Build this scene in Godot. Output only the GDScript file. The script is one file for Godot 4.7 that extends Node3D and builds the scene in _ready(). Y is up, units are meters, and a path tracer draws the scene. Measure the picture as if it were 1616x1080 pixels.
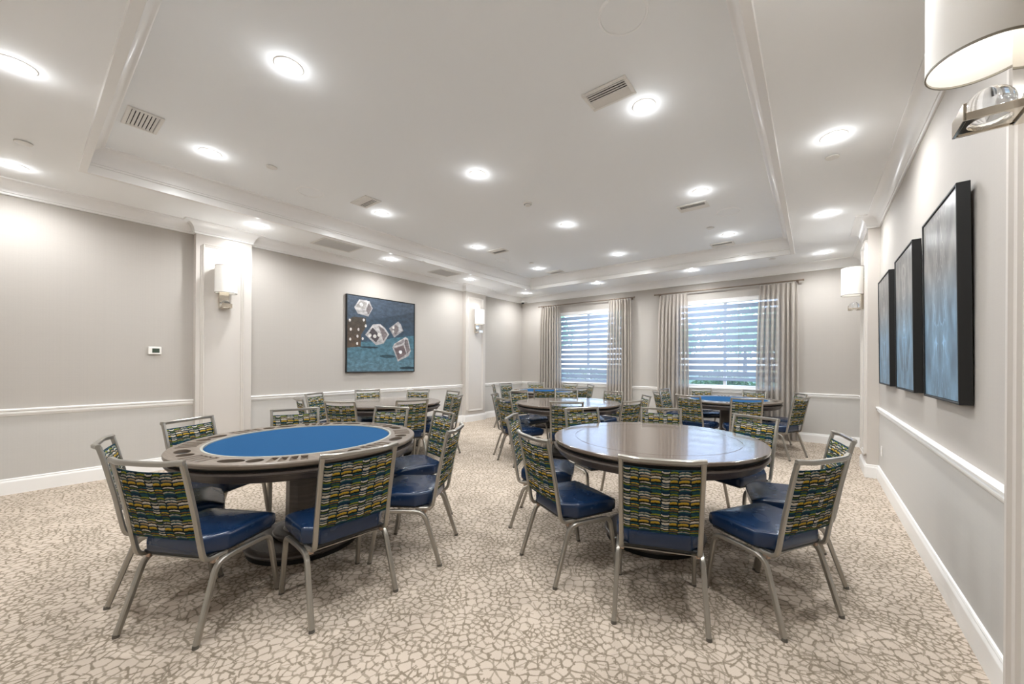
extends Node3D
# A card room with six round tables. Plan coordinates: X along the window wall, D away from the camera along the side walls (Godot z = -D).

const XL := -6.482      # dice-picture wall
const XR := 0.628       # triptych wall
const DB := 8.236       # window wall
const DF := -0.68       # wall behind the camera
const Y_LOW := 3.14     # perimeter ceiling
const Y_TRAY := 3.383   # tray ceiling
const PIL := 0.11       # how far the pilasters stand out
const TX0 := -5.53      # tray opening
const TX1 := -0.29
const TD0 := 0.35
const TD1 := 7.33
const TABLE_R := 0.778
const TABLE_Y := 0.775

var M := {}
var rng := RandomNumberGenerator.new()
var used := {}


func _ready() -> void:
	rng.seed = 7
	# ---- camera, sky, exposure
	var cam := Camera3D.new()
	cam.name = "camera"
	cam.projection = Camera3D.PROJECTION_FRUSTUM
	cam.near = 0.05
	cam.far = 200.0
	cam.size = 1080.0 / 598.4 * 0.05
	cam.frustum_offset = Vector2((808.0 - 840.85) / 598.4, (574.74 - 540.0) / 598.4) * 0.05
	cam.transform = Transform3D(Basis(Vector3.UP, 0.6378) * Basis(Vector3.BACK, 0.006), Vector3(0, 1.34, 0))
	add_child(cam)
	cam.current = true

	var env := Environment.new()
	env.background_mode = Environment.BG_SKY
	var sky_mat := ProceduralSkyMaterial.new()
	sky_mat.sky_top_color = Color(0.62, 0.78, 1.0)
	sky_mat.sky_horizon_color = Color(0.86, 0.93, 1.0)
	sky_mat.ground_bottom_color = Color(0.30, 0.34, 0.26)
	sky_mat.ground_horizon_color = Color(0.5, 0.55, 0.5)
	sky_mat.sky_energy_multiplier = 1.0
	var sky := Sky.new()
	sky.sky_material = sky_mat
	env.sky = sky
	env.background_energy_multiplier = SKY_ENERGY
	env.tonemap_mode = Environment.TONE_MAPPER_LINEAR
	env.tonemap_exposure = EXPOSURE
	env.sdfgi_enabled = true
	env.ssao_enabled = true
	env.ssil_enabled = true
	var we := WorldEnvironment.new()
	we.name = "world_environment"
	we.environment = env
	add_child(we)

	make_materials()
	build_shell()
	build_windows()
	build_outside()
	await build_tables()
	build_chairs()
	build_ceiling_things()
	build_wall_things()


const SKY_ENERGY := 6.6
const EXPOSURE := 1.21
const LAMP_ENERGY := 2.1
const SCONCE_ENERGY := 0.085
const LAMP_COLOR := Color(0.97, 0.985, 1.0)

# =====================================================================  mesh builder

class MB:
	var v := PackedVector3Array()   # three per triangle, clockwise seen from the front
	var uv := PackedVector2Array()

	func tri(a: Vector3, b: Vector3, c: Vector3, ua := Vector2.ZERO, ub := Vector2.ZERO, uc := Vector2.ZERO) -> void:
		v.append_array([a, b, c])
		uv.append_array([ua, ub, uc])

	# a quad a-b-c-d turned so that its front looks along n
	func quad(a: Vector3, b: Vector3, c: Vector3, d: Vector3, n: Vector3, ua := Vector2.ZERO, ub := Vector2.ZERO, uc := Vector2.ZERO, ud := Vector2.ZERO) -> void:
		var fn := (c - a).cross(b - a) + (d - a).cross(c - a)
		if fn.dot(n) >= 0.0:
			tri(a, b, c, ua, ub, uc)
			tri(a, c, d, ua, uc, ud)
		else:
			tri(a, c, b, ua, uc, ub)
			tri(a, d, c, ua, ud, uc)

	func box(lo: Vector3, hi: Vector3, t := Transform3D.IDENTITY, bevel := 0.0) -> void:
		if bevel > 0.0:
			bevel_box(lo, hi, bevel, t)
			return
		var c := []
		for i in 8:
			c.append(t * Vector3(hi.x if i & 1 else lo.x, hi.y if i & 2 else lo.y, hi.z if i & 4 else lo.z))
		var s := hi - lo
		var faces := [[0, 1, 3, 2, Vector3.FORWARD, s.x, s.y], [4, 5, 7, 6, Vector3.BACK, s.x, s.y], [0, 4, 6, 2, Vector3.LEFT, s.z, s.y], [1, 5, 7, 3, Vector3.RIGHT, s.z, s.y], [0, 1, 5, 4, Vector3.DOWN, s.x, s.z], [2, 3, 7, 6, Vector3.UP, s.x, s.z]]
		for f in faces:
			quad(c[f[0]], c[f[1]], c[f[2]], c[f[3]], t.basis * f[4], Vector2(0, f[6]), Vector2(f[5], f[6]), Vector2(f[5], 0), Vector2.ZERO)

	func bevel_box(lo: Vector3, hi: Vector3, b: float, t := Transform3D.IDENTITY) -> void:
		var mid := (lo + hi) / 2.0
		var h := (hi - lo) / 2.0
		b = minf(b, minf(h.x, minf(h.y, h.z)) * 0.99)
		# corner point on face axis k for signs s
		var P := func(s: Vector3, k: int) -> Vector3:
			var p := Vector3(s.x * (h.x - b), s.y * (h.y - b), s.z * (h.z - b))
			p[k] = s[k] * h[k]
			return t * (mid + p)
		for k in 3:
			var i := (k + 1) % 3
			var j := (k + 2) % 3
			for sk in [-1.0, 1.0]:
				var q := []
				for e in [[-1, -1], [1, -1], [1, 1], [-1, 1]]:
					var s := Vector3()
					s[k] = sk
					s[i] = e[0]
					s[j] = e[1]
					q.append(P.call(s, k))
				var n := Vector3()
				n[k] = sk
				quad(q[0], q[1], q[2], q[3], t.basis * n)
			# edges along k
			for e in [[-1, -1], [1, -1], [1, 1], [-1, 1]]:
				var s0 := Vector3()
				s0[i] = e[0]
				s0[j] = e[1]
				var n := s0
				var s1 := s0
				s0[k] = -1
				s1[k] = 1
				quad(P.call(s0, i), P.call(s1, i), P.call(s1, j), P.call(s0, j), t.basis * n)
		for a in [-1.0, 1.0]:
			for bb in [-1.0, 1.0]:
				for c in [-1.0, 1.0]:
					var s := Vector3(a, bb, c)
					var p0: Vector3 = P.call(s, 0)
					var p1: Vector3 = P.call(s, 1)
					var p2: Vector3 = P.call(s, 2)
					if (p2 - p0).cross(p1 - p0).dot(t.basis * s) >= 0:
						tri(p0, p1, p2)
					else:
						tri(p0, p2, p1)

	# profile of (radius, height) from the axis' top outwards down to the bottom, or any order; outward side is found by direction
	func lathe(prof: Array, segs := 48, t := Transform3D.IDENTITY, a0 := 0.0, a1 := TAU) -> void:
		for i in prof.size() - 1:
			var p: Vector2 = prof[i]
			var q: Vector2 = prof[i + 1]
			var d := q - p
			var nout := Vector2(-d.y, d.x)  # going down the outside: d=(0,-1) -> (1,0)
			for k in segs:
				var u := lerpf(a0, a1, float(k) / segs)
				var w := lerpf(a0, a1, float(k + 1) / segs)
				var cu := Vector3(cos(u), 0, sin(u))
				var cw := Vector3(cos(w), 0, sin(w))
				var m := Vector3(cos((u + w) / 2), 0, sin((u + w) / 2))
				var A := t * (cu * p.x + Vector3.UP * p.y)
				var B := t * (cw * p.x + Vector3.UP * p.y)
				var C := t * (cw * q.x + Vector3.UP * q.y)
				var D := t * (cu * q.x + Vector3.UP * q.y)
				var n := t.basis * (m * nout.x + Vector3.UP * nout.y)
				if p.x < 1e-6:
					_tri_n(A, C, D, n)
				elif q.x < 1e-6:
					_tri_n(A, B, D, n)
				else:
					quad(A, B, C, D, n, Vector2(u, p.y), Vector2(w, p.y), Vector2(w, q.y), Vector2(u, q.y))

	func _tri_n(a: Vector3, b: Vector3, c: Vector3, n: Vector3) -> void:
		if (c - a).cross(b - a).dot(n) >= 0:
			tri(a, b, c)
		else:
			tri(a, c, b)

	# a section (2D, around 0) swept along points; "side" is the section's x axis (kept), y axis = tangent x side
	func sweep(pts: Array, section: Array, side: Vector3, caps := true) -> void:
		var rings := []
		var n := pts.size()
		for i in n:
			var tin: Vector3 = (pts[i] - pts[maxi(i - 1, 0)]).normalized()
			var tout: Vector3 = (pts[mini(i + 1, n - 1)] - pts[i]).normalized()
			if i == 0: tin = tout
			if i == n - 1: tout = tin
			var tg := (tin + tout).normalized()
			var sd := (side - tg * side.dot(tg)).normalized()
			var up := tg.cross(sd).normalized()
			var mitre := 1.0 / maxf(0.5, tg.dot(tin))
			var ring := []
			for s in section:
				ring.append(pts[i] + sd * s.x + up * s.y * mitre)
			rings.append(ring)
		var m := section.size()
		for i in n - 1:
			var c0: Vector3 = pts[i]
			var c1: Vector3 = pts[i + 1]
			for k in m:
				var k2 := (k + 1) % m
				var a: Vector3 = rings[i][k]
				var b: Vector3 = rings[i][k2]
				var c: Vector3 = rings[i + 1][k2]
				var d: Vector3 = rings[i + 1][k]
				quad(a, b, c, d, (a + b + c + d) / 4.0 - (c0 + c1) / 2.0)
		if caps:
			for e in [0, n - 1]:
				var c: Vector3 = pts[e]
				var nn: Vector3 = pts[e] - pts[1 if e == 0 else n - 2]
				for k in m:
					_tri_n(c, rings[e][k], rings[e][(k + 1) % m], nn)

	func mesh(crease := 38.0, into: ArrayMesh = null) -> ArrayMesh:
		var nf := v.size() / 3
		var fn := PackedVector3Array()
		fn.resize(nf)
		for f in nf:
			fn[f] = (v[f * 3 + 2] - v[f * 3]).cross(v[f * 3 + 1] - v[f * 3])
		var nr := PackedVector3Array()
		nr.resize(v.size())
		if crease <= 0.0:
			for i in v.size():
				nr[i] = fn[i / 3].normalized()
		else:
			var at := {}
			for i in v.size():
				var key := Vector3i((v[i] * 20000.0).round())
				if not at.has(key):
					at[key] = []
				at[key].append(i / 3)
			var cc := cos(deg_to_rad(crease))
			for i in v.size():
				var own := fn[i / 3].normalized()
				var sum := Vector3.ZERO
				for g in at[Vector3i((v[i] * 20000.0).round())]:
					if fn[g].normalized().dot(own) >= cc:
						sum += fn[g]
				nr[i] = sum.normalized() if sum.length_squared() > 1e-20 else Vector3.UP
		var a := []
		a.resize(Mesh.ARRAY_MAX)
		a[Mesh.ARRAY_VERTEX] = v
		a[Mesh.ARRAY_NORMAL] = nr
		a[Mesh.ARRAY_TEX_UV] = uv
		var am := into if into else ArrayMesh.new()
		am.add_surface_from_arrays(Mesh.PRIMITIVE_TRIANGLES, a)
		return am


static func P(x: float, y: float, d: float) -> Vector3:
	return Vector3(x, y, -d)


func numbered(called: String) -> String:
	var n: int = used.get(called, 0)
	used[called] = n + 1
	return called if n == 0 else "%s_%03d" % [called, n]


func obj(called: String, mesh: Mesh, mat: Material, parent: Node = self) -> MeshInstance3D:
	var o := MeshInstance3D.new()
	o.name = numbered(called) if parent == self else called
	o.mesh = mesh
	if mat:
		o.material_override = null
		for i in mesh.get_surface_count():
			o.set_surface_override_material(i, mat)
	o.cast_shadow = GeometryInstance3D.SHADOW_CASTING_SETTING_ON
	parent.add_child(o, true)
	return o


func thing(called: String, label: String, category: String, at := Vector3.ZERO, turn := 0.0, group := "") -> Node3D:
	var o := Node3D.new()
	o.name = numbered(called)
	add_child(o, true)
	o.position = at
	o.rotation.y = turn
	return tag(o, label, category, group)


func tag(o: Node3D, label: String, category: String, group := "") -> Node3D:
	o.set_meta("label", label)
	o.set_meta("category", category)
	if group:
		o.set_meta("group", group)
	return o


func struct(o: Node3D, label := "", category := "") -> Node3D:
	o.set_meta("kind", "structure")
	if label:
		o.set_meta("label", label)
	if category:
		o.set_meta("category", category)
	return o


func dup(root: Node3D, at: Vector3, turn: float, label: String, group := "") -> Node3D:
	var r: Node3D = root.duplicate()
	var stem: String = root.get_meta("stem", String(root.name))
	r.name = numbered(stem)
	add_child(r, true)
	r.position = at
	r.rotation.y = turn
	r.set_meta("label", label)
	if group:
		r.set_meta("group", group)
	return r


# =====================================================================  materials

func mat(col: Color, rough := 0.6, metal := 0.0, spec := 0.5) -> StandardMaterial3D:
	var m := StandardMaterial3D.new()
	m.albedo_color = col
	m.roughness = rough
	m.metallic = metal
	m.metallic_specular = spec
	return m


func noise_tex(w: int, h: int, freq: float, ramp: Array, nseed := 1, normal := false, octaves := 4) -> NoiseTexture2D:
	var n := FastNoiseLite.new()
	n.seed = nseed
	n.frequency = freq
	n.noise_type = FastNoiseLite.TYPE_SIMPLEX_SMOOTH
	n.fractal_octaves = octaves
	var t := NoiseTexture2D.new()
	t.width = w
	t.height = h
	t.seamless = true
	t.noise = n
	t.as_normal_map = normal
	if ramp.size():
		var g := Gradient.new()
		var off := PackedFloat32Array()
		var cols := PackedColorArray()
		for i in ramp.size():
			off.append(float(i) / (ramp.size() - 1))
			cols.append(ramp[i])
		g.offsets = off
		g.colors = cols
		t.color_ramp = g
	return t


func make_materials() -> void:
	# wallpaper: a faint linen weave
	var lin := Image.create(256, 256, false, Image.FORMAT_RGB8)
	var r := RandomNumberGenerator.new()
	r.seed = 3
	var cols := PackedFloat32Array()
	var rows := PackedFloat32Array()
	for i in 256:
		cols.append(r.randf_range(-1, 1))
		rows.append(r.randf_range(-1, 1))
	for y in 256:
		for x in 256:
			var k := 0.985 + 0.005 * cols[x] + 0.004 * rows[y] + 0.006 * r.randf_range(-1, 1)
			lin.set_pixel(x, y, Color(k, k, k))
	var lint := ImageTexture.create_from_image(lin)
	M.wall = mat(Color(0.715, 0.688, 0.655), 0.75)
	M.wall.albedo_texture = lint
	M.wall.uv1_triplanar = true
	M.wall.uv1_world_triplanar = true
	M.wall.uv1_scale = Vector3(1.4, 1.4, 1.4)
	M.wains = M.wall.duplicate()
	M.wains.albedo_color = Color(0.765, 0.748, 0.722)
	M.trim = mat(Color(0.935, 0.925, 0.91), 0.30)
	M.pilaster = mat(Color(0.79, 0.762, 0.73), 0.35)
	M.ceil_low = mat(Color(0.97, 0.97, 0.965), 0.85)
	M.ceil_tray = mat(Color(0.955, 0.96, 0.96), 0.85)
	M.white_metal = mat(Color(0.90, 0.885, 0.86), 0.45)
	M.shadow_dark = mat(Color(0.10, 0.095, 0.09), 0.9)
	M.duct_grey = mat(Color(0.62, 0.61, 0.59), 0.8)
	M.grille = mat(Color(0.83, 0.82, 0.81), 0.8)
	# carpet
	M.carpet = mat(Color(1, 1, 1), 0.95, 0.0, 0.2)
	M.carpet.albedo_texture = carpet_texture()
	# chairs
	M.silver = mat(Color(0.63, 0.61, 0.575), 0.3, 0.8)
	M.vinyl = mat(Color(0.06, 0.15, 0.265), 0.24, 0.0, 0.5)
	M.vinyl.roughness = 1.0
	M.vinyl.roughness_texture = noise_tex(256, 256, 0.012, [Color(0.21, 0.21, 0.21), Color(0.30, 0.30, 0.30)], 9, false, 2)
	M.vinyl.uv1_triplanar = true
	M.vinyl.uv1_scale = Vector3(2.5, 2.5, 2.5)
	M.fabric = mat(Color(1, 1, 1), 0.88, 0.0, 0.25)
	M.fabric.albedo_texture = fabric_texture()
	M.black = mat(Color(0.045, 0.043, 0.042), 0.5)
	M.rubber = mat(Color(0.36, 0.34, 0.31), 0.7)
	M.copper = mat(Color(0.66, 0.57, 0.50), 0.4, 0.6)
	# wood
	M.wood = mat(Color(1, 1, 1), 0.15, 0.0, 0.6)
	M.wood.clearcoat_enabled = true
	M.wood.clearcoat = 0.7
	M.wood.clearcoat_roughness = 0.07
	M.wood.albedo_texture = wood_texture(Color(0.35, 0.30, 0.265), Color(0.46, 0.40, 0.355), 5)
	M.wood.uv1_triplanar = true
	M.wood.uv1_scale = Vector3(1.0, 1.0, 1.0)
	M.wood_rim = mat(Color(1, 1, 1), 0.33, 0.0, 0.5)
	M.wood_rim.albedo_texture = wood_texture(Color(0.40, 0.355, 0.31), Color(0.50, 0.45, 0.395), 6)
	M.wood_rim.uv1_triplanar = true
	M.wood_dark = mat(Color(1, 1, 1), 0.3, 0.0, 0.5)
	M.wood_dark.albedo_texture = wood_texture(Color(0.235, 0.205, 0.185), Color(0.33, 0.29, 0.26), 7)
	M.wood_dark.uv1_triplanar = true
	M.gap = mat(Color(0.03, 0.027, 0.025), 0.8)
	M.pocket = mat(Color(0.085, 0.068, 0.058), 0.6)
	M.felt = mat(Color(0.12, 0.295, 0.45), 0.95, 0.0, 0.2)
	M.felt.albedo_texture = noise_tex(256, 256, 0.2, [Color(0.93, 0.93, 0.93), Color(1, 1, 1)], 12)
	M.felt.uv1_triplanar = true
	M.felt.uv1_scale = Vector3(3, 3, 3)
	M.pale_edge = mat(Color(0.62, 0.62, 0.58), 0.4)
	# windows
	M.glass = mat(Color(0.9, 0.97, 1.0, 0.06), 0.02)
	M.glass.transparency = BaseMaterial3D.TRANSPARENCY_ALPHA
	M.blind = mat(Color(0.64, 0.70, 0.78), 0.9, 0.0, 0.2)
	M.blind.backlight_enabled = true
	M.blind.backlight = Color(0.50, 0.53, 0.58)
	M.sheer = mat(Color(0.95, 0.97, 1.0, 0.22), 0.9, 0.0, 0.1)
	M.sheer.transparency = BaseMaterial3D.TRANSPARENCY_ALPHA
	M.curtain = mat(Color(0.72, 0.685, 0.645, 0.80), 0.9, 0.0, 0.2)
	M.curtain.transparency = BaseMaterial3D.TRANSPARENCY_ALPHA
	M.curtain.backlight_enabled = true
	M.curtain.backlight = Color(0.45, 0.44, 0.43)
	M.curtain.cull_mode = BaseMaterial3D.CULL_DISABLED
	M.rod = mat(Color(0.50, 0.44, 0.38), 0.35, 0.5)
	# lamps
	M.lens = mat(Color(1, 1, 1), 0.5)
	M.lens.emission_enabled = true
	M.lens.emission = Color(1.0, 0.99, 0.97)
	M.lens.emission_energy_multiplier = 8.0
	M.bulb = M.lens.duplicate()
	M.bulb.emission_energy_multiplier = 3.0
	M.shade = mat(Color(0.96, 0.945, 0.92), 0.85, 0.0, 0.2)
	M.shade.backlight_enabled = true
	M.shade.backlight = Color(0.5, 0.5, 0.5)
	M.shade_trim = mat(Color(0.55, 0.52, 0.47), 0.5)
	M.chrome = mat(Color(0.88, 0.85, 0.80), 0.09, 1.0)
	M.crystal = mat(Color(0.98, 0.99, 1.0, 0.03), 0.02)
	M.crystal.refraction_enabled = true
	M.crystal.refraction_scale = 0.05
	# pictures
	M.dice = mat(Color(1, 1, 1), 0.5)
	M.dice.albedo_texture = dice_texture()
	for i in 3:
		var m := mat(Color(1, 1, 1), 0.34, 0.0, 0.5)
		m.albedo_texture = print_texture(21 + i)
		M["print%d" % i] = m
	M.lcd = mat(Color(0.26, 0.30, 0.26), 0.2)
	M.outside_lawn = mat(Color(0.29, 0.38, 0.20), 0.95)
	M.outside_lawn.albedo_texture = noise_tex(256, 256, 0.05, [Color(0.6, 0.7, 0.6), Color(1, 1, 0.9)], 31)
	M.outside_lawn.uv1_triplanar = true
	M.outside_lawn.uv1_scale = Vector3(0.4, 0.4, 0.4)
	M.leaf = mat(Color(0.62, 0.74, 0.50), 0.8)
	M.leaf.cull_mode = BaseMaterial3D.CULL_DISABLED
	M.leaf.backlight_enabled = true
	M.leaf.backlight = Color(0.6, 0.7, 0.5)
	M.hedge = M.leaf.duplicate()
	M.hedge.albedo_color = Color(0.07, 0.12, 0.10)
	M.hedge.backlight = Color(0.05, 0.08, 0.06)
	M.shrub = M.leaf.duplicate()
	M.shrub.albedo_color = Color(0.27, 0.37, 0.17)
	M.shrub.backlight = Color(0.2, 0.28, 0.12)
	M.bark = mat(Color(0.33, 0.27, 0.21), 0.9)
	M.wall_out = mat(Color(0.75, 0.72, 0.67), 0.9)


func wood_texture(a: Color, b: Color, s: int) -> ImageTexture:
	var n := FastNoiseLite.new()
	n.seed = s
	n.frequency = 1.0
	n.fractal_octaves = 4
	var im := Image.create(512, 512, false, Image.FORMAT_RGB8)
	for y in 512:
		for x in 512:
			# grain runs along u; made periodic by blending
			var u := x / 512.0
			var w := y / 512.0
			var k := 0.0
			var f := absf(u * 2.0 - 1.0)
			var g := n.get_noise_2d(u * 2.2, w * 46.0) * f + n.get_noise_2d(fposmod(u + 0.5, 1.0) * 2.2 + 40.0, w * 46.0) * (1.0 - f)
			var g2 := n.get_noise_2d(u * 6.0 + 9.0, w * 120.0)
			k = clampf(0.5 + 0.75 * g + 0.25 * g2, 0, 1)
			im.set_pixel(x, y, a.lerp(b, k))
	return ImageTexture.create_from_image(im)


# a crackle of rounded cells with a few long strokes across, on a ribbed beige ground; 2.4 m to a tile
func carpet_texture() -> ImageTexture:
	var N := 2048
	var r := RandomNumberGenerator.new()
	r.seed = 11
	var ink := PackedByteArray()
	ink.resize(N * N)
	var dn := FastNoiseLite.new()
	dn.seed = 4
	dn.frequency = 0.0035
	# cell centres, crowded in places, repeated round the tile
	var own := PackedVector2Array()
	var tries := 0
	var grid := {}
	while tries < 26000:
		tries += 1
		var p := Vector2(r.randf(), r.randf()) * N
		var gap := 17.0 + 34.0 * clampf(0.42 + 1.0 * dn.get_noise_2d(p.x, p.y) + r.randf_range(-0.4, 0.4), 0, 1)
		var ok := true
		var gx := int(p.x / 64)
		var gy := int(p.y / 64)
		for dy in [-1, 0, 1]:
			for dx in [-1, 0, 1]:
				for o in grid.get(Vector2i(posmod(gx + dx, 32), posmod(gy + dy, 32)), []):
					var d: Vector2 = (o - p).abs()
					d = d.min(Vector2(N, N) - d)
					if d.x * d.x * 0.75 + d.y * d.y * 1.35 < gap * gap:
						ok = false
		if ok:
			own.append(p)
			var key := Vector2i(gx, gy)
			if not grid.has(key):
				grid[key] = []
			grid[key].append(p)
	var pts := PackedVector2Array()
	for dy in [-1, 0, 1]:
		for dx in [-1, 0, 1]:
			for p in own:
				var q: Vector2 = p + Vector2(dx, dy) * N
				if q.x > -200 and q.y > -200 and q.x < N + 200 and q.y < N + 200:
					pts.append(q)
	var tri := Geometry2D.triangulate_delaunay(pts)
	var across := {}
	for t in range(0, tri.size(), 3):
		var a := pts[tri[t]]
		var b := pts[tri[t + 1]]
		var c := pts[tri[t + 2]]
		var cen := (a + b + c) / 3.0
		var d := 2.0 * (a.x * (b.y - c.y) + b.x * (c.y - a.y) + c.x * (a.y - b.y))
		if absf(d) > 1.0:
			var cc := Vector2((a.length_squared() * (b.y - c.y) + b.length_squared() * (c.y - a.y) + c.length_squared() * (a.y - b.y)) / d, (a.length_squared() * (c.x - b.x) + b.length_squared() * (a.x - c.x) + c.length_squared() * (b.x - a.x)) / d)
			cen = cen.lerp(cc, 0.7) if cc.distance_to(cen) < 60.0 else cen
		for e in [[0, 1], [1, 2], [2, 0]]:
			var i0 := mini(tri[t + e[0]], tri[t + e[1]])
			var i1 := maxi(tri[t + e[0]], tri[t + e[1]])
			var key := i0 * 100000 + i1
			if across.has(key):
				var o: Vector2 = across[key]
				var m := (o + cen) / 2.0
				if m.x >= -8 and m.y >= -8 and m.x < N + 8 and m.y < N + 8:
					var side := (cen - o).orthogonal() * r.randf_range(-0.34, 0.34)
					var ext := (cen - o) * r.randf_range(0.0, 0.45)
					stroke(ink, N, o - ext, m + side, cen + ext, r.randf_range(2.4, 4.6), r.randi_range(130, 255), r)
			else:
				across[key] = cen
	for k in 700:
		var p := Vector2(r.randf(), r.randf()) * N
		var dir := Vector2.from_angle(r.randf() * TAU) * r.randf_range(40, 170)
		stroke(ink, N, p, p + dir * 0.5 + dir.orthogonal() * r.randf_range(-0.3, 0.3), p + dir, r.randf_range(1.8, 3.8), r.randi_range(120, 230), r)
	# the pile softens the lines
	var soft := Image.create_from_data(N, N, false, Image.FORMAT_L8, ink)
	soft.resize(1100, 1100, Image.INTERPOLATE_BILINEAR)
	soft.resize(N, N, Image.INTERPOLATE_CUBIC)
	ink = soft.get_data()
	var data := PackedByteArray()
	data.resize(N * N * 3)
	var base := Vector3(198, 183, 167)
	var line := Vector3(126, 114, 98)
	for y in N:
		for x in N:
			var i := y * N + x
			var speck := float((i * 7919 + (i >> 5) * 104729) % 251) / 251.0 - 0.5
			# fine broken loop-pile hatching
			var h := -15.0 * (0.5 + speck) if (x + (y / 9) * 5 + ((y / 23) % 3)) % 8 == 0 else 0.0
			var k := ink[i] / 255.0 * (0.88 + 0.3 * speck)
			var n := h * (1.0 - k) + speck * 18.0
			var c := base.lerp(line, clampf(k, 0, 1))
			var j := i * 3
			data[j] = clampi(int(c.x + n), 0, 255)
			data[j + 1] = clampi(int(c.y + n), 0, 255)
			data[j + 2] = clampi(int(c.z + n), 0, 255)
	return ImageTexture.create_from_image(Image.create_from_data(N, N, false, Image.FORMAT_RGB8, data))


# a bent brush stroke from a over b to c, wrapping round the tile
func stroke(ink: PackedByteArray, N: int, a: Vector2, b: Vector2, c: Vector2, width: float, dens: int, r: RandomNumberGenerator) -> void:
	var steps := int((a.distance_to(b) + b.distance_to(c)) / 1.6) + 1
	var ph := r.randf() * TAU
	for k in steps + 1:
		var t := k / float(steps)
		var p := a.lerp(b, t).lerp(b.lerp(c, t), t)
		var w := width * (0.75 + 0.25 * sin(k * 0.16 + ph)) + r.randf_range(-0.5, 0.5)
		var iw := int(ceil(w))
		for dy in range(-iw, iw + 1):
			var hw := int(sqrt(maxf(0.0, w * w - dy * dy)))
			var row := posmod(int(p.y) + dy, N) * N
			for dx in range(-hw, hw + 1):
				var at := row + posmod(int(p.x) + dx, N)
				if ink[at] < dens:
					ink[at] = dens


# rows of scalloped dabs; one repeat is 0.188 m wide and 0.118 m high
func fabric_texture() -> ImageTexture:
	var W := 320
	var H := 204
	var im := Image.create(W, H, false, Image.FORMAT_RGB8)
	var navy := Color(0.10, 0.21, 0.29)
	var blk := Color(0.05, 0.06, 0.06)
	var teal := Color(0.15, 0.31, 0.33)
	var gold := Color(0.70, 0.58, 0.21)
	var lime := Color(0.50, 0.51, 0.18)
	var wht := Color(0.78, 0.75, 0.69)
	var sil := Color(0.58, 0.57, 0.52)
	var tan := Color(0.60, 0.53, 0.41)
	var rust := Color(0.46, 0.34, 0.18)
	var green := Color(0.29, 0.34, 0.17)
	# columns: edges in u, and the way the dabs bow in each (cup, dome, cup, dome)
	var ce := [0.0, 0.215, 0.43, 0.735, 1.0]
	var bow := [1.0, -0.6, -0.9, -0.6]
	# rows from the top: height share, colour of each column
	var rows := [
		[0.050, [navy, teal, navy, teal]],
		[0.058, [wht, lime, sil, lime]],
		[0.030, [blk, navy, teal, navy]],
		[0.055, [green, sil, wht, tan]],
		[0.032, [navy, blk, navy, blk]],
		[0.072, [sil, sil, tan, wht]],
		[0.030, [blk, teal, navy, navy]],
		[0.090, [wht, gold, gold, gold]],
		[0.045, [navy, blk, blk, blk]],
		[0.045, [sil, teal, wht, teal]],
		[0.032, [navy, navy, blk, navy]],
		[0.050, [wht, gold, green, rust]],
		[0.030, [blk, teal, navy, teal]],
		[0.050, [lime, rust, sil, lime]],
		[0.040, [teal, navy, teal, navy]],
		[0.050, [navy, green, navy, teal]],
	]
	var tot := 0.0
	for q in rows: tot += q[0]
	var rr := RandomNumberGenerator.new()
	rr.seed = 77
	var jit := []
	for q in rows:
		jit.append([rr.randf_range(-0.12, 0.12), rr.randf_range(-0.12, 0.12), rr.randf_range(-0.12, 0.12), rr.randf_range(-0.12, 0.12)])
	var wob := FastNoiseLite.new()
	wob.seed = 8
	wob.frequency = 0.045
	for y in H:
		for x in W:
			var u := x / float(W)
			var ci := 0
			while u >= ce[ci + 1]: ci += 1
			var cu: float = (u - ce[ci]) / (ce[ci + 1] - ce[ci])   # 0..1 over the column
			var arch := 1.0 - pow(cu * 2.0 - 1.0, 2.0)
			var vv := fposmod(y / float(H) - bow[ci] * 0.050 * (arch - 0.5) + 0.020 * wob.get_noise_2d(x, y), 1.0) * tot
			var acc := 0.0
			var ri := 0
			while ri < rows.size() - 1 and vv >= acc + rows[ri][0]:
				acc += rows[ri][0]
				ri += 1
			var cv: float = (vv - acc) / rows[ri][0]
			var cc: float = cu + jit[ri][ci]
			# two dabs to a column in the thin rows
			if ri in [3, 9, 11, 13, 15] and ci % 2 == 1 or ri in [1, 3, 11, 13] and ci == 2:
				cc = fposmod(cc * 2.0, 1.0)
			var ax := clampf(absf(cc * 2.0 - 1.0), 0, 1.2)
			var inside: float = clampf((1.0 - 0.85 * pow(ax, 7.0) - pow(absf(cv * 2.0 - 1.0), 2.4)) * 2.4, 0, 1)
			var col: Color = rows[ri][1][ci]
			var sh := 0.72 + 0.42 * (1.0 - cv)
			var n := float((x * 31 + y * 57 + x * y) % 13) / 13.0 * 0.14 - 0.07
			var o := blk.lerp(navy, 0.35).lerp(Color(col.r * sh + n, col.g * sh + n, col.b * sh + n), inside)
			im.set_pixel(x, y, o)
	return ImageTexture.create_from_image(im)


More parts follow.
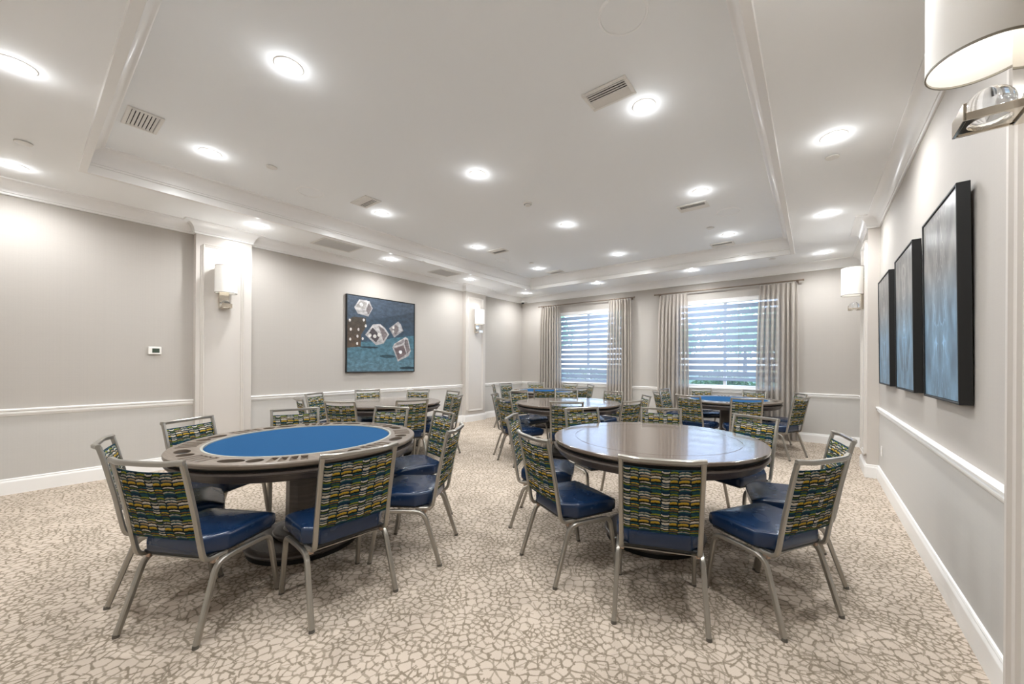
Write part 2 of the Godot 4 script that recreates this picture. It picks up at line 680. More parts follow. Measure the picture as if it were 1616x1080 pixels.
func fill_poly(im: Image, pts: Array, c: Color, c2 := Color(-1, 0, 0)) -> void:
	var w := im.get_width()
	var h := im.get_height()
	var q := PackedVector2Array()
	for i in range(0, pts.size(), 2):
		q.append(Vector2(pts[i] * w, pts[i + 1] * h))
	var lo := 1e9
	var hi := -1e9
	for p in q:
		lo = minf(lo, p.y)
		hi = maxf(hi, p.y)
	for y in range(maxi(0, int(lo)), mini(h - 1, int(hi)) + 1):
		var xs := []
		for i in q.size():
			var a := q[i]
			var b := q[(i + 1) % q.size()]
			if (a.y <= y + 0.5) != (b.y <= y + 0.5):
				xs.append(a.x + (y + 0.5 - a.y) / (b.y - a.y) * (b.x - a.x))
		xs.sort()
		for i in range(0, xs.size() - 1, 2):
			for x in range(maxi(0, int(xs[i])), mini(w - 1, int(xs[i + 1])) + 1):
				var col := c
				if c2.r >= 0:
					col = c.lerp(c2, (y - lo) / maxf(1.0, hi - lo))
				var n := float((x * 37 + y * 91 + (x * y) % 17) % 19) / 19.0 * 0.05 - 0.025
				im.set_pixel(x, y, Color(col.r + n, col.g + n, col.b + n))


func disc(im: Image, cx: float, cy: float, rx: float, ry: float, c: Color) -> void:
	var p := []
	for k in 20:
		p.append(cx + rx * cos(k * TAU / 20))
		p.append(cy + ry * sin(k * TAU / 20))
	fill_poly(im, p, c)


func dice_texture() -> ImageTexture:
	var S := 384
	var im := Image.create(S, S, false, Image.FORMAT_RGB8)
	fill_poly(im, [0, 0, 1, 0, 1, 1, 0, 1], Color(0.26, 0.31, 0.37), Color(0.20, 0.29, 0.36))
	fill_poly(im, [0.3, 0.3, 1, 0.12, 1, 0.5, 0.3, 0.62], Color(0.19, 0.235, 0.29), Color(0.18, 0.28, 0.35))
	fill_poly(im, [0, 0.691, 0.178, 0.603, 0.37, 0.588, 0.671, 0.522, 1.0, 0.468, 1.0, 1.0, 0.0, 1.0], Color(0.26, 0.43, 0.49), Color(0.38, 0.50, 0.55))
	fill_poly(im, [0, 0.331, 0.075, 0.279, 0.247, 0.276, 0.253, 0.393, 0.185, 0.503, 0.178, 0.667, 0, 0.688], Color(0.26, 0.23, 0.19), Color(0.35, 0.28, 0.22))
	disc(im, 0.30, 0.672, 0.13, 0.012, Color(0.10, 0.18, 0.22))
	disc(im, 0.568, 0.79, 0.12, 0.022, Color(0.15, 0.27, 0.31))
	disc(im, 0.90, 0.955, 0.14, 0.02, Color(0.10, 0.20, 0.24))
	var pip := Color(0.85, 0.83, 0.80)
	var pp := [0.03, 0.329, 0.219, 0.308, 0.045, 0.445, 0.148, 0.442, 0.134, 0.53, 0.038, 0.575, 0.13, 0.629, 0.247, 0.384, 0.205, 0.561]
	for i in range(0, pp.size(), 2):
		disc(im, pp[i], pp[i + 1], 0.013, 0.02, pip)
	var glass := Color(0.66, 0.64, 0.63)
	var pale := Color(0.80, 0.78, 0.77)
	var mid := Color(0.47, 0.43, 0.43)
	var deep := Color(0.28, 0.25, 0.26)
	# upper die
	fill_poly(im, [0.158, 0.039, 0.295, 0.044, 0.342, 0.139, 0.281, 0.255, 0.137, 0.23, 0.089, 0.151], pale, glass)
	fill_poly(im, [0.285, 0.075, 0.33, 0.14, 0.283, 0.225, 0.25, 0.18], mid)
	fill_poly(im, [0.165, 0.055, 0.265, 0.072, 0.228, 0.16, 0.115, 0.145], Color(0.62, 0.60, 0.58))
	disc(im, 0.185, 0.105, 0.026, 0.024, Color(0.92, 0.91, 0.90))
	# centre die
	fill_poly(im, [0.349, 0.356, 0.452, 0.342, 0.521, 0.385, 0.592, 0.477, 0.507, 0.611, 0.397, 0.64, 0.24, 0.506], pale, glass)
	fill_poly(im, [0.43, 0.37, 0.50, 0.40, 0.565, 0.48, 0.50, 0.575, 0.485, 0.50], mid)
	fill_poly(im, [0.345, 0.40, 0.455, 0.51, 0.395, 0.60, 0.275, 0.505], deep)
	for q in [[0.304, 0.506], [0.438, 0.494], [0.377, 0.517]]:
		disc(im, q[0], q[1], 0.024, 0.026, pip)
	# small die behind
	fill_poly(im, [0.733, 0.28, 0.774, 0.314, 0.818, 0.411, 0.671, 0.518, 0.589, 0.392], glass, Color(0.58, 0.56, 0.56))
	fill_poly(im, [0.70, 0.33, 0.755, 0.39, 0.69, 0.48, 0.625, 0.40], mid)
	fill_poly(im, [0.735, 0.295, 0.80, 0.405, 0.745, 0.44], Color(0.72, 0.71, 0.71))
	disc(im, 0.66, 0.375, 0.017, 0.018, pip)
	disc(im, 0.655, 0.43, 0.017, 0.018, pip)
	# lower die
	fill_poly(im, [0.856, 0.497, 0.897, 0.52, 0.945, 0.697, 0.911, 0.776, 0.733, 0.862, 0.644, 0.66, 0.671, 0.609], pale, glass)
	fill_poly(im, [0.67, 0.672, 0.822, 0.62, 0.872, 0.75, 0.742, 0.83], Color(0.44, 0.38, 0.38))
	fill_poly(im, [0.845, 0.535, 0.89, 0.54, 0.93, 0.70, 0.885, 0.74, 0.84, 0.60], mid)
	fill_poly(im, [0.69, 0.61, 0.835, 0.53, 0.82, 0.59, 0.68, 0.64], Color(0.55, 0.52, 0.52))
	disc(im, 0.774, 0.723, 0.026, 0.026, Color(0.92, 0.92, 0.92))
	# brushwork: soften the outlines, mottle the paint
	im.resize(176, 176, Image.INTERPOLATE_BILINEAR)
	im.resize(S, S, Image.INTERPOLATE_CUBIC)
	var fn := FastNoiseLite.new()
	fn.seed = 14
	fn.frequency = 0.03
	for y in S:
		for x in S:
			var c := im.get_pixel(x, y)
			var k := 0.90 + 0.24 * fn.get_noise_2d(x, y * 1.6) + 0.10 * fn.get_noise_2d(x * 4.0, y * 5.0)
			im.set_pixel(x, y, Color(c.r * k, c.g * k, c.b * k))
	return ImageTexture.create_from_image(im)


# abstract mirrored wisps, grey above and slate blue below
func print_texture(s: int) -> ImageTexture:
	var W := 256
	var H := 384
	var n := FastNoiseLite.new()
	n.seed = s
	n.frequency = 1.0
	n.fractal_octaves = 4
	var im := Image.create(W, H, false, Image.FORMAT_RGB8)
	for y in H:
		var v := y / float(H)
		for x in W:
			var u := absf(x / float(W) * 2.0 - 1.0)
			var cloud := n.get_noise_2d(u * 2.2, v * 3.0 + s)
			var a := n.get_noise_2d(u * 3.0 + 7.0, v * 3.6 + 2.0)
			var wisp := pow(1.0 - clampf(absf(a) * 7.0, 0, 1), 2.0) * exp(-u * u * 5.0)
			var wide := 0.16 + 0.07 * sin(v * 9.0 + s)
			var halo := exp(-pow((u - wide) / 0.035, 2.0)) * clampf(sin(v * PI), 0, 1) * 0.5
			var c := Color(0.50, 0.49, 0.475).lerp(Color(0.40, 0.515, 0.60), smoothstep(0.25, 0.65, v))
			var k := 0.95 + 0.42 * cloud + 0.42 * wisp + 0.28 * halo
			im.set_pixel(x, y, Color(c.r * k, c.g * k, c.b * k))
	return ImageTexture.create_from_image(im)


# =====================================================================  the room

# room outline with the pilasters, walked so that the room lies to the right
func outline() -> Array:
	return [Vector2(XL, DF), Vector2(XL, 1.33), Vector2(XL + PIL, 1.33), Vector2(XL + PIL, 1.93), Vector2(XL, 1.93),
		Vector2(XL, 6.03), Vector2(XL + PIL, 6.03), Vector2(XL + PIL, 6.67), Vector2(XL, 6.67), Vector2(XL, DB),
		Vector2(XR, DB), Vector2(XR, 6.70), Vector2(XR - PIL, 6.70), Vector2(XR - PIL, 6.08), Vector2(XR, 6.08),
		Vector2(XR, 1.97), Vector2(XR - PIL, 1.97), Vector2(XR - PIL, 1.39), Vector2(XR, 1.39), Vector2(XR, DF)]


# mitred moulding along segments [from, to) of a closed path; the profile is (out from wall, height), walked so that its face is on the left
func moulding(path: Array, prof: Array, from: int, to: int, side := 1.0) -> MB:
	var mb := MB.new()
	var n := path.size()
	for i in range(from, to):
		var ends := []
		for e in 2:
			var k := posmod(i + e, n)
			var d0: Vector2 = (path[k] - path[posmod(k - 1, n)]).normalized()
			var d1: Vector2 = (path[posmod(k + 1, n)] - path[k]).normalized()
			var n0 := Vector2(d0.y, -d0.x) * side
			var n1 := Vector2(d1.y, -d1.x) * side
			ends.append((n0 + n1) / (1.0 + n0.dot(n1)))
		var a: Vector2 = path[posmod(i, n)]
		var b: Vector2 = path[posmod(i + 1, n)]
		var dir := (b - a).normalized()
		var nn := Vector2(dir.y, -dir.x) * side
		for j in prof.size() - 1:
			var p: Vector2 = prof[j]
			var q: Vector2 = prof[j + 1]
			var d := q - p
			var face := Vector3(nn.x * -d.y, d.x, -nn.y * -d.y)
			var A: Vector2 = a + ends[0] * p.x
			var B: Vector2 = b + ends[1] * p.x
			var C: Vector2 = b + ends[1] * q.x
			var D: Vector2 = a + ends[0] * q.x
			mb.quad(P(A.x, p.y, A.y), P(B.x, p.y, B.y), P(C.x, q.y, C.y), P(D.x, q.y, D.y), face)
	return mb


# straight moulding between two plan points, with closed ends
func strip(a: Vector2, b: Vector2, prof: Array) -> MB:
	var mb := MB.new()
	var dir := (b - a).normalized()
	var nn := Vector2(dir.y, -dir.x)
	for j in prof.size() - 1:
		var p: Vector2 = prof[j]
		var q: Vector2 = prof[j + 1]
		var d := q - p
		var A := a + nn * p.x
		var B := b + nn * p.x
		var C := b + nn * q.x
		var D := a + nn * q.x
		mb.quad(P(A.x, p.y, A.y), P(B.x, p.y, B.y), P(C.x, q.y, C.y), P(D.x, q.y, D.y), Vector3(nn.x * -d.y, d.x, nn.y * d.y))
	return mb


func crown_profile(top: float, bottom: float, out: float) -> Array:
	var p := [Vector2(out, top), Vector2(out, top - 0.012)]
	var h := top - bottom
	for k in 9:
		var a := k / 8.0 * PI / 2.0
		p.append(Vector2(lerpf(out - 0.006, 0.022, sin(a)), lerpf(top - 0.016, bottom + 0.030, 1.0 - cos(a))))
	p.append_array([Vector2(0.022, bottom + 0.026), Vector2(0.014, bottom + 0.024), Vector2(0.018, bottom + 0.018), Vector2(0.018, bottom + 0.006), Vector2(0.012, bottom), Vector2(0, bottom)])
	return p


func wbox(lo: Array, hi: Array) -> MB:
	var mb := MB.new()
	mb.box(Vector3(lo[0], lo[1], -hi[2]), Vector3(hi[0], hi[1], -lo[2]))
	return mb


func add_wbox(mb: MB, lo: Array, hi: Array, bevel := 0.0) -> void:
	mb.box(Vector3(lo[0], lo[1], -hi[2]), Vector3(hi[0], hi[1], -lo[2]), Transform3D.IDENTITY, bevel)


const WIN := [[-5.40, -3.54], [-2.35, -0.49]]
const WIN_LO := 0.895
const WIN_HI := 2.655
const RAIL := 0.82

func build_shell() -> void:
	var T := 0.18
	var H := 3.7
	# floor: one carpeted slab
	var fl := MB.new()
	fl.box(Vector3(XL - T, -0.15, -DB - T), Vector3(XR + T, -0.002, -DF + T))
	var s := 2.4
	var top := MB.new()
	top.quad(P(XL, 0, DF), P(XR, 0, DF), P(XR, 0, DB), P(XL, 0, DB), Vector3.UP, Vector2(XL, DF) / s, Vector2(XR, DF) / s, Vector2(XR, DB) / s, Vector2(XL, DB) / s)
	var fm := fl.mesh(0)
	top.mesh(0, fm)
	var fo := obj("floor", fm, null)
	fo.set_surface_override_material(0, M.duct_grey)
	fo.set_surface_override_material(1, M.carpet)
	struct(fo, "beige carpet with a dark crackled line pattern", "floor")

	# walls, each an upper paper and a lower dado
	for w in [["wall_left", [XL - T, XL, DF - T, DB + T]], ["wall_right", [XR, XR + T, DF - T, DB + T]], ["wall_front", [XL, XR, DF - T, DF]]]:
		var e: Array = w[1]
		var wo := obj(w[0], wbox([e[0], RAIL, e[2]], [e[1], H, e[3]]).mesh(0), M.wall)
		obj("wainscot", wbox([e[0], -0.15, e[2]], [e[1], RAIL, e[3]]).mesh(0), M.wains, wo)
		struct(wo)
	var wb := MB.new()
	var xs := [XL, WIN[0][0], WIN[0][1], WIN[1][0], WIN[1][1], XR]
	for i in 5:
		if i % 2 == 0:
			add_wbox(wb, [xs[i], RAIL, DB], [xs[i + 1], H, DB + T])
		else:
			add_wbox(wb, [xs[i], RAIL, DB], [xs[i + 1], WIN_LO, DB + T])
			add_wbox(wb, [xs[i], WIN_HI, DB], [xs[i + 1], H, DB + T])
	var wbo := obj("wall_back", wb.mesh(0), M.wall)
	obj("wainscot", wbox([XL, -0.15, DB], [XR, RAIL, DB + T]).mesh(0), M.wains, wbo)
	struct(wbo)

	# ceiling: perimeter slab with an opening, tray slab above
	var cl := MB.new()
	var up := Y_TRAY + 0.12
	add_wbox(cl, [XL - T, Y_LOW, DF - T], [TX0, up, DB + T])
	add_wbox(cl, [TX1, Y_LOW, DF - T], [XR + T, up, DB + T])
	add_wbox(cl, [TX0, Y_LOW, DF - T], [TX1, up, TD0])
	add_wbox(cl, [TX0, Y_LOW, TD1], [TX1, up, DB + T])
	struct(obj("ceiling", cl.mesh(0), M.ceil_low), "lower white ceiling band running round the tray", "ceiling")
	struct(obj("ceiling", wbox([TX0 - 0.05, Y_TRAY, TD0 - 0.05], [TX1 + 0.05, up + 0.1, TD1 + 0.05]).mesh(0), M.ceil_tray), "recessed pale grey tray ceiling", "ceiling")

	# mouldings
	var path := outline()
	var crown := crown_profile(Y_LOW, 2.995, 0.125)
	var base := [Vector2(0, 0.158), Vector2(0.010, 0.157), Vector2(0.014, 0.148), Vector2(0.012, 0.142), Vector2(0.018, 0.128), Vector2(0.020, 0.118), Vector2(0.020, 0.0)]
	var runs := [["left", 0, 9], ["back", 9, 10], ["right", 10, 19], ["front", 19, 20]]
	for q in runs:
		struct(obj("trim_%d" % (runs.find(q) + 1), moulding(path, crown, q[1], q[2]).mesh(30), M.trim))
		struct(obj("baseboard_" + q[0], moulding(path, base, q[1], q[2]).mesh(25), M.trim))
	# crown and fascia of the tray, seen from inside the opening
	var tray := [Vector2(TX0, TD0), Vector2(TX0, TD1), Vector2(TX1, TD1), Vector2(TX1, TD0)]
	var tp := [Vector2(0.115, Y_TRAY), Vector2(0.115, Y_TRAY - 0.012)]
	for k in 9:
		var a := k / 8.0 * PI / 2.0
		tp.append(Vector2(lerpf(0.107, 0.028, sin(a)), lerpf(Y_TRAY - 0.018, Y_LOW + 0.092, 1.0 - cos(a))))
	tp.append_array([Vector2(0.028, Y_LOW + 0.086), Vector2(0.020, Y_LOW + 0.084), Vector2(0.025, Y_LOW + 0.078), Vector2(0.025, Y_LOW + 0.066), Vector2(0.014, Y_LOW + 0.060), Vector2(0.014, Y_LOW - 0.014), Vector2(-0.035, Y_LOW - 0.014), Vector2(-0.04, Y_LOW)])
	struct(obj("trim_5", moulding(tray, tp, 0, 4).mesh(30), M.trim))
	# chair rails between the pilasters and up to the window casings
	var rail := [Vector2(0, 0.857), Vector2(0.030, 0.857), Vector2(0.034, 0.850), Vector2(0.032, 0.838), Vector2(0.018, 0.828), Vector2(0.022, 0.818), Vector2(0.020, 0.806), Vector2(0.010, 0.796), Vector2(0.006, 0.786), Vector2(0, 0.784)]
	var rk := 6
	for q in [[Vector2(XL, DF), Vector2(XL, 1.33)], [Vector2(XL, 1.93), Vector2(XL, 6.03)], [Vector2(XL, 6.67), Vector2(XL, DB)], [Vector2(XL, DB), Vector2(XR, DB)], [Vector2(XR, DB), Vector2(XR, 6.70)], [Vector2(XR, 6.08), Vector2(XR, 1.97)], [Vector2(XR, 1.39), Vector2(XR, DF)]]:
		struct(obj("trim_%d" % rk, strip(q[0], q[1], rail).mesh(30), M.trim))
		rk += 1
	# pilasters with raised panels
	for q in [[XL, 1, 1.33, 1.93], [XL, 1, 6.03, 6.67], [XR, -1, 6.08, 6.70], [XR, -1, 1.39, 1.97]]:
		var face: float = q[0] + q[1] * PIL
		var x0 := minf(q[0], face)
		var x1 := maxf(q[0], face)
		var pm := MB.new()
		add_wbox(pm, [x0, 0, q[2]], [x1, Y_LOW, q[3]])
		var po := obj("pilaster", pm.mesh(0), M.pilaster)
		struct(po)
		# panel moulding: a mitred frame standing on the face
		var fr := MB.new()
		var d0: float = q[2] + 0.085
		var d1: float = q[3] - 0.085
		var pr := [[0.0, 0.0], [0.0, 0.018], [0.008, 0.026], [0.018, 0.024], [0.024, 0.014], [0.036, 0.010], [0.042, 0.0]]
		var cs := [Vector2(d0, 0.235), Vector2(d1, 0.235), Vector2(d1, 2.885), Vector2(d0, 2.885)]
		for i in 4:
			var a: Vector2 = cs[i]
			var b: Vector2 = cs[(i + 1) % 4]
			for j in pr.size() - 1:
				var qd := []
				for e in [[a, pr[j]], [b, pr[j]], [b, pr[j + 1]], [a, pr[j + 1]]]:
					var c: Vector2 = e[0]
					var inset: float = e[1][0]
					var dd := c.x + (inset if c.x == d0 else -inset)
					var yy := c.y + (inset if c.y < 1.0 else -inset)
					qd.append(P(face + q[1] * e[1][1], yy, dd))
				fr.quad(qd[0], qd[1], qd[2], qd[3], Vector3(q[1], 0, 0) + Vector3(0, 0, 0.001))
		obj("panel_moulding", fr.mesh(30), M.pilaster, po)


# =====================================================================  windows, blinds, curtains

func build_windows() -> void:
	var names := ["far", "near"]
	for w in 2:
		var x0: float = WIN[w][0]
		var x1: float = WIN[w][1]
		var xm := (x0 + x1) / 2.0
		var root := Node3D.new()
		root.name = "window_%d" % (w + 1)
		root.position = P(xm, WIN_LO, DB)
		add_child(root)
		struct(root)
		var hw := (x1 - x0) / 2.0
		var hh := WIN_HI - WIN_LO
		var fr := MB.new()
		var f := 0.05
		for b in [[-hw, 0.0, hw, f], [-hw, hh - f, hw, hh], [-hw, f, -hw + f, hh - f], [hw - f, f, hw, hh - f], [-0.028, f, 0.028, hh - f]]:
			fr.box(Vector3(b[0], b[1], -0.13), Vector3(b[2], b[3], -0.075), Transform3D.IDENTITY, 0.004)
		obj("window_frame", fr.mesh(0), M.white_metal, root)
		for sd in [-1, 1]:
			var gp := MB.new()
			var gx := sorted2(sd * 0.028, sd * (hw - f))
			gp.box(Vector3(gx[0], f, -0.106), Vector3(gx[1], hh - f, -0.100))
			obj("pane", gp.mesh(0), M.glass, root)
		var lin := MB.new()  # painted reveals
		lin.box(Vector3(-hw, 0.0, -0.18), Vector3(-hw + 0.012, hh, 0.0))
		lin.box(Vector3(hw - 0.012, 0.0, -0.18), Vector3(hw, hh, 0.0))
		lin.box(Vector3(-hw, hh - 0.012, -0.18), Vector3(hw, hh, 0.0))
		obj("window_reveal", lin.mesh(0), M.trim, root)
		var sl := MB.new()
		sl.box(Vector3(-hw - 0.05, -0.032, -0.16), Vector3(hw + 0.05, 0.004, 0.045), Transform3D.IDENTITY, 0.006)
		sl.box(Vector3(-hw - 0.02, -0.055, -0.01), Vector3(hw + 0.02, -0.032, 0.020), Transform3D.IDENTITY, 0.004)
		obj("window_sill", sl.mesh(0), M.trim, root)

		# banded roller blind
		var low: float = [0.925, 1.03][w]
		var bl := thing("roller_blind", ["banded roller blind lowered to the sill of the far-corner window", "banded roller blind stopping short of the sill, greenery showing below"][w], "window blind", P(xm, 0, DB + 0.035), 0.0, "roller blinds")
		var bw := hw - 0.02
		var cass := MB.new()
		cass.box(Vector3(-bw, WIN_HI - 0.085, -0.03), Vector3(bw, WIN_HI - 0.014, 0.035), Transform3D.IDENTITY, 0.006)
		obj("cassette", cass.mesh(0), M.trim, bl)
		var sh := MB.new()
		sh.box(Vector3(-bw + 0.01, low + 0.02, -0.004), Vector3(bw - 0.01, WIN_HI - 0.08, -0.003))
		obj("sheer_sheet", sh.mesh(0), M.sheer, bl)
		var y := WIN_HI - 0.12
		var bandm := MB.new()
		bandm.box(Vector3(-bw + 0.01, -0.086, 0.0), Vector3(bw - 0.01, 0.0, 0.0012))
		var bm := bandm.mesh(0)
		while y - 0.086 > low + 0.01:
			obj("band", bm, M.blind, bl).position = Vector3(0, y, 0)
			y -= 0.1205
		if y > low + 0.03:
			var last := MB.new()
			last.box(Vector3(-bw + 0.01, low + 0.015, 0.0), Vector3(bw - 0.01, y, 0.0012))
			obj("band", last.mesh(0), M.blind, bl)
		var br := MB.new()
		br.box(Vector3(-bw + 0.005, low, -0.010), Vector3(bw - 0.005, low + 0.03, 0.012), Transform3D.IDENTITY, 0.004)
		obj("bottom_rail", br.mesh(0), M.blind, bl)
		if w == 1:
			var ch := MB.new()
			for k in 30:
				ch.box(Vector3(0.246, 1.2 + k * 0.045, 0.012), Vector3(0.254, 1.225 + k * 0.045, 0.018))
			var c0 := obj("lift_cord", ch.mesh(0), M.duct_grey, bl)
			c0.set_meta("kind", "stuff")

	# rods and curtains
	var rd := 0.095
	var ry := 2.845
	for w in 2:
		var a: float = [-5.83, -2.75][w]
		var b: float = [-3.24, -0.17][w]
		var rod := thing("curtain_rod", ["slim bronze curtain rod above the far-corner window", "slim bronze curtain rod above the window nearer the triptych wall"][w], "curtain rod", P((a + b) / 2, ry, DB - rd), 0.0, "curtain rods")
		var rm := MB.new()
		var hl := (b - a) / 2.0
		rm.sweep([Vector3(-hl, 0, 0), Vector3(hl, 0, 0)], circle(0.0125, 12), Vector3.UP)
		obj("rod", rm.mesh(60), M.rod, rod)
		for e in [-1, 1]:
			var fm := MB.new()
			fm.lathe([Vector2(0, 0.03), Vector2(0.014, 0.028), Vector2(0.018, 0.018), Vector2(0.018, 0.004), Vector2(0.0125, 0)], 14, Transform3D(Basis(Vector3.BACK, -e * PI / 2), Vector3(e * hl, 0, 0)))
			obj("finial", fm.mesh(40), M.rod, rod)
			var bk := MB.new()
			bk.box(Vector3(e * (hl - 0.07) - 0.008, -0.012, -rd), Vector3(e * (hl - 0.07) + 0.008, 0.008, 0.0))
			bk.box(Vector3(e * (hl - 0.07) - 0.02, -0.04, -rd), Vector3(e * (hl - 0.07) + 0.02, 0.03, -rd + 0.008))
			obj("bracket", bk.mesh(0), M.rod, rod)
	var cl := [[-5.79, -5.14, "pleated sheer curtain at the far-corner end of the window wall"], [-3.86, -3.27, "pleated sheer curtain on the inner side of the far-corner window"],
		[-2.68, -2.05, "pleated sheer curtain left of the half-raised blind, between the windows"], [-0.85, -0.21, "pleated sheer curtain nearest the triptych wall, widest and brightest"]]
	for i in 4:
		curtain(cl[i][0], cl[i][1], cl[i][2], DB - rd, ry, 40 + i)


func sorted2(a: float, b: float) -> Array:
	return [minf(a, b), maxf(a, b)]


func circle(r: float, n: int) -> Array:
	var c := []
	for k in n:
		c.append(Vector2(cos(k * TAU / n), sin(k * TAU / n)) * r)
	return c


func curtain(a: float, b: float, label: String, d: float, ry: float, sd: int) -> void:
	var r := RandomNumberGenerator.new()
	r.seed = sd
	var xm := (a + b) / 2.0
	var w := b - a
	var root := thing("curtain", label, "curtain", P(xm, 0, d), 0.0, "sheer curtains")
	var pl := 8
	var mb := MB.new()
	var ph := []
	var am := []
	for i in pl + 1:
		ph.append(r.randf_range(-0.35, 0.35))
		am.append(r.randf_range(0.75, 1.25))
	var cols := pl * 10
	var rows := 16
	var pt := func(i: int, j: int) -> Vector3:
		var u := i / float(cols)
		var v := j / float(rows)
		var k := u * pl
		var kk := int(minf(k, pl - 1))
		var spread := 1.0 - 0.10 * exp(-v * 5.0) + 0.04 * v
		var pin := 0.35 + 0.65 * smoothstep(0.0, 0.16, v)
		var wave := cos(k * TAU + ph[kk] * 0.0) * 0.046 * lerpf(am[kk], am[kk + 1], k - kk)
		var sway: float = 0.010 * sin(v * 3.0 + ph[kk] * 6.0 + u * 3.0)
		return Vector3((u - 0.5) * w * spread + sway * 0.8 + 0.012 * sin(k * TAU * 2.0) * pin, lerpf(ry - 0.035, 0.012, v), wave * pin + sway)
	for i in cols:
		for j in rows:
			mb.quad(pt.call(i, j), pt.call(i + 1, j), pt.call(i + 1, j + 1), pt.call(i, j + 1), Vector3.BACK)
	obj("cloth", mb.mesh(80), M.curtain, root)
	var hm := MB.new()
	for i in cols:
		for sdz in [0.0025, -0.0025]:
			var A: Vector3 = pt.call(i, 0)
			var B: Vector3 = pt.call(i + 1, 0)
			hm.quad(A + Vector3(0, 0, sdz), B + Vector3(0, 0, sdz), B + Vector3(0, -0.075, sdz), A + Vector3(0, -0.075, sdz), Vector3(0, 0, sdz))
	obj("heading_tape", hm.mesh(80), M.curtain, root)
	var ring := TorusMesh.new()
	ring.inner_radius = 0.015
	ring.outer_radius = 0.021
	ring.rings = 16
	ring.ring_segments = 6
	for i in pl + 1:
		var o := obj("ring", ring, M.rod, root)
		o.position = Vector3((i / float(pl) - 0.5) * w * 0.9, ry - 0.003, 0)
		o.rotation = Vector3(0, 0, PI / 2)


# =====================================================================  outside

func leaves(n: int, half: Vector3, size: float, s: int) -> ArrayMesh:
	var r := RandomNumberGenerator.new()
	r.seed = s
	var mb := MB.new()
	for i in n:
		var p := Vector3(r.randfn(), r.randfn(), r.randfn()).normalized() * pow(r.randf(), 0.45)
		p *= half
		var b := Basis.from_euler(Vector3(r.randf() * TAU, r.randf() * TAU, r.randf() * TAU)) * r.randf_range(0.6, 1.2)
		var q := [b * Vector3(-0.5, 0, 0) * size, b * Vector3(0, 0.08, 0.28) * size, b * Vector3(0.5, 0, 0) * size, b * Vector3(0, 0.08, -0.28) * size]
		mb.quad(p + q[0], p + q[1], p + q[2], p + q[3], b * Vector3.UP)
	return mb.mesh(0)


func build_outside() -> void:
	var g := MB.new()
	g.box(Vector3(-60, -0.45, -90), Vector3(40, -0.25, -DB - 0.18))
	struct(obj("ground", g.mesh(0), M.outside_lawn), "lawn outside the windows", "lawn")
	# clipped hedges in two lines
	var hm := leaves(5200, Vector3(6.0, 0.62, 0.7), 0.2, 51)
	for q in [[-8.0, 15.0, "dark clipped hedge seen under the raised blind beyond the lawn"], [4.6, 15.0, "dark clipped hedge toward the triptych-wall side of the lawn"], [-20.6, 15.0, "dark clipped hedge toward the far-corner side of the lawn"]]:
		var t := thing("hedge", q[2], "hedge", P(q[0], -0.25, q[1]), 0.0, "hedges beyond the lawn")
		var o := obj("foliage", hm, M.hedge, t)
		o.position = Vector3(0, 0.30, 0)
		o.set_meta("kind", "stuff")
	var bm := leaves(1500, Vector3(1.5, 0.75, 0.9), 0.24, 57)
	for k in 6:
		var t := thing("shrub", "bright green shrub behind the dark hedge outside", "shrub", P(-13.0 + k * 3.3, -0.25, 17.8), k * 0.9, "shrubs behind the hedge")
		var o := obj("foliage", bm, M.shrub, t)
		o.position = Vector3(0, 0.62, 0)
		o.set_meta("kind", "stuff")
	var cm := leaves(700, Vector3(2.0, 1.5, 1.9), 0.36, 61)
	var tm := MB.new()
	tm.lathe([Vector2(0.0, 3.4), Vector2(0.07, 3.4), Vector2(0.10, 1.8), Vector2(0.13, 0.5), Vector2(0.2, 0.0)], 10)
	var tmm := tm.mesh(50)
	var spots := [[-13.5, 19.5, 0.95], [-9.0, 23.5, 1.1], [-6.0, 21.0, 0.85], [-1.6, 19.4, 0.85], [-17.5, 25.0, 1.2], [-3.2, 25.0, 1.0]]
	for k in spots.size():
		var q: Array = spots[k]
		var t := thing("tree", "leafy green tree glimpsed through the banded blinds", "tree", P(q[0], -0.25, q[1]), k * 1.3, "trees outside the windows")
		t.scale = Vector3.ONE * float(q[2])
		obj("trunk", tmm, M.bark, t)
		var o := obj("foliage", cm, M.leaf, t)
		o.position = Vector3(0, 3.6, 0)
		o.set_meta("kind", "stuff")


# =====================================================================  tables

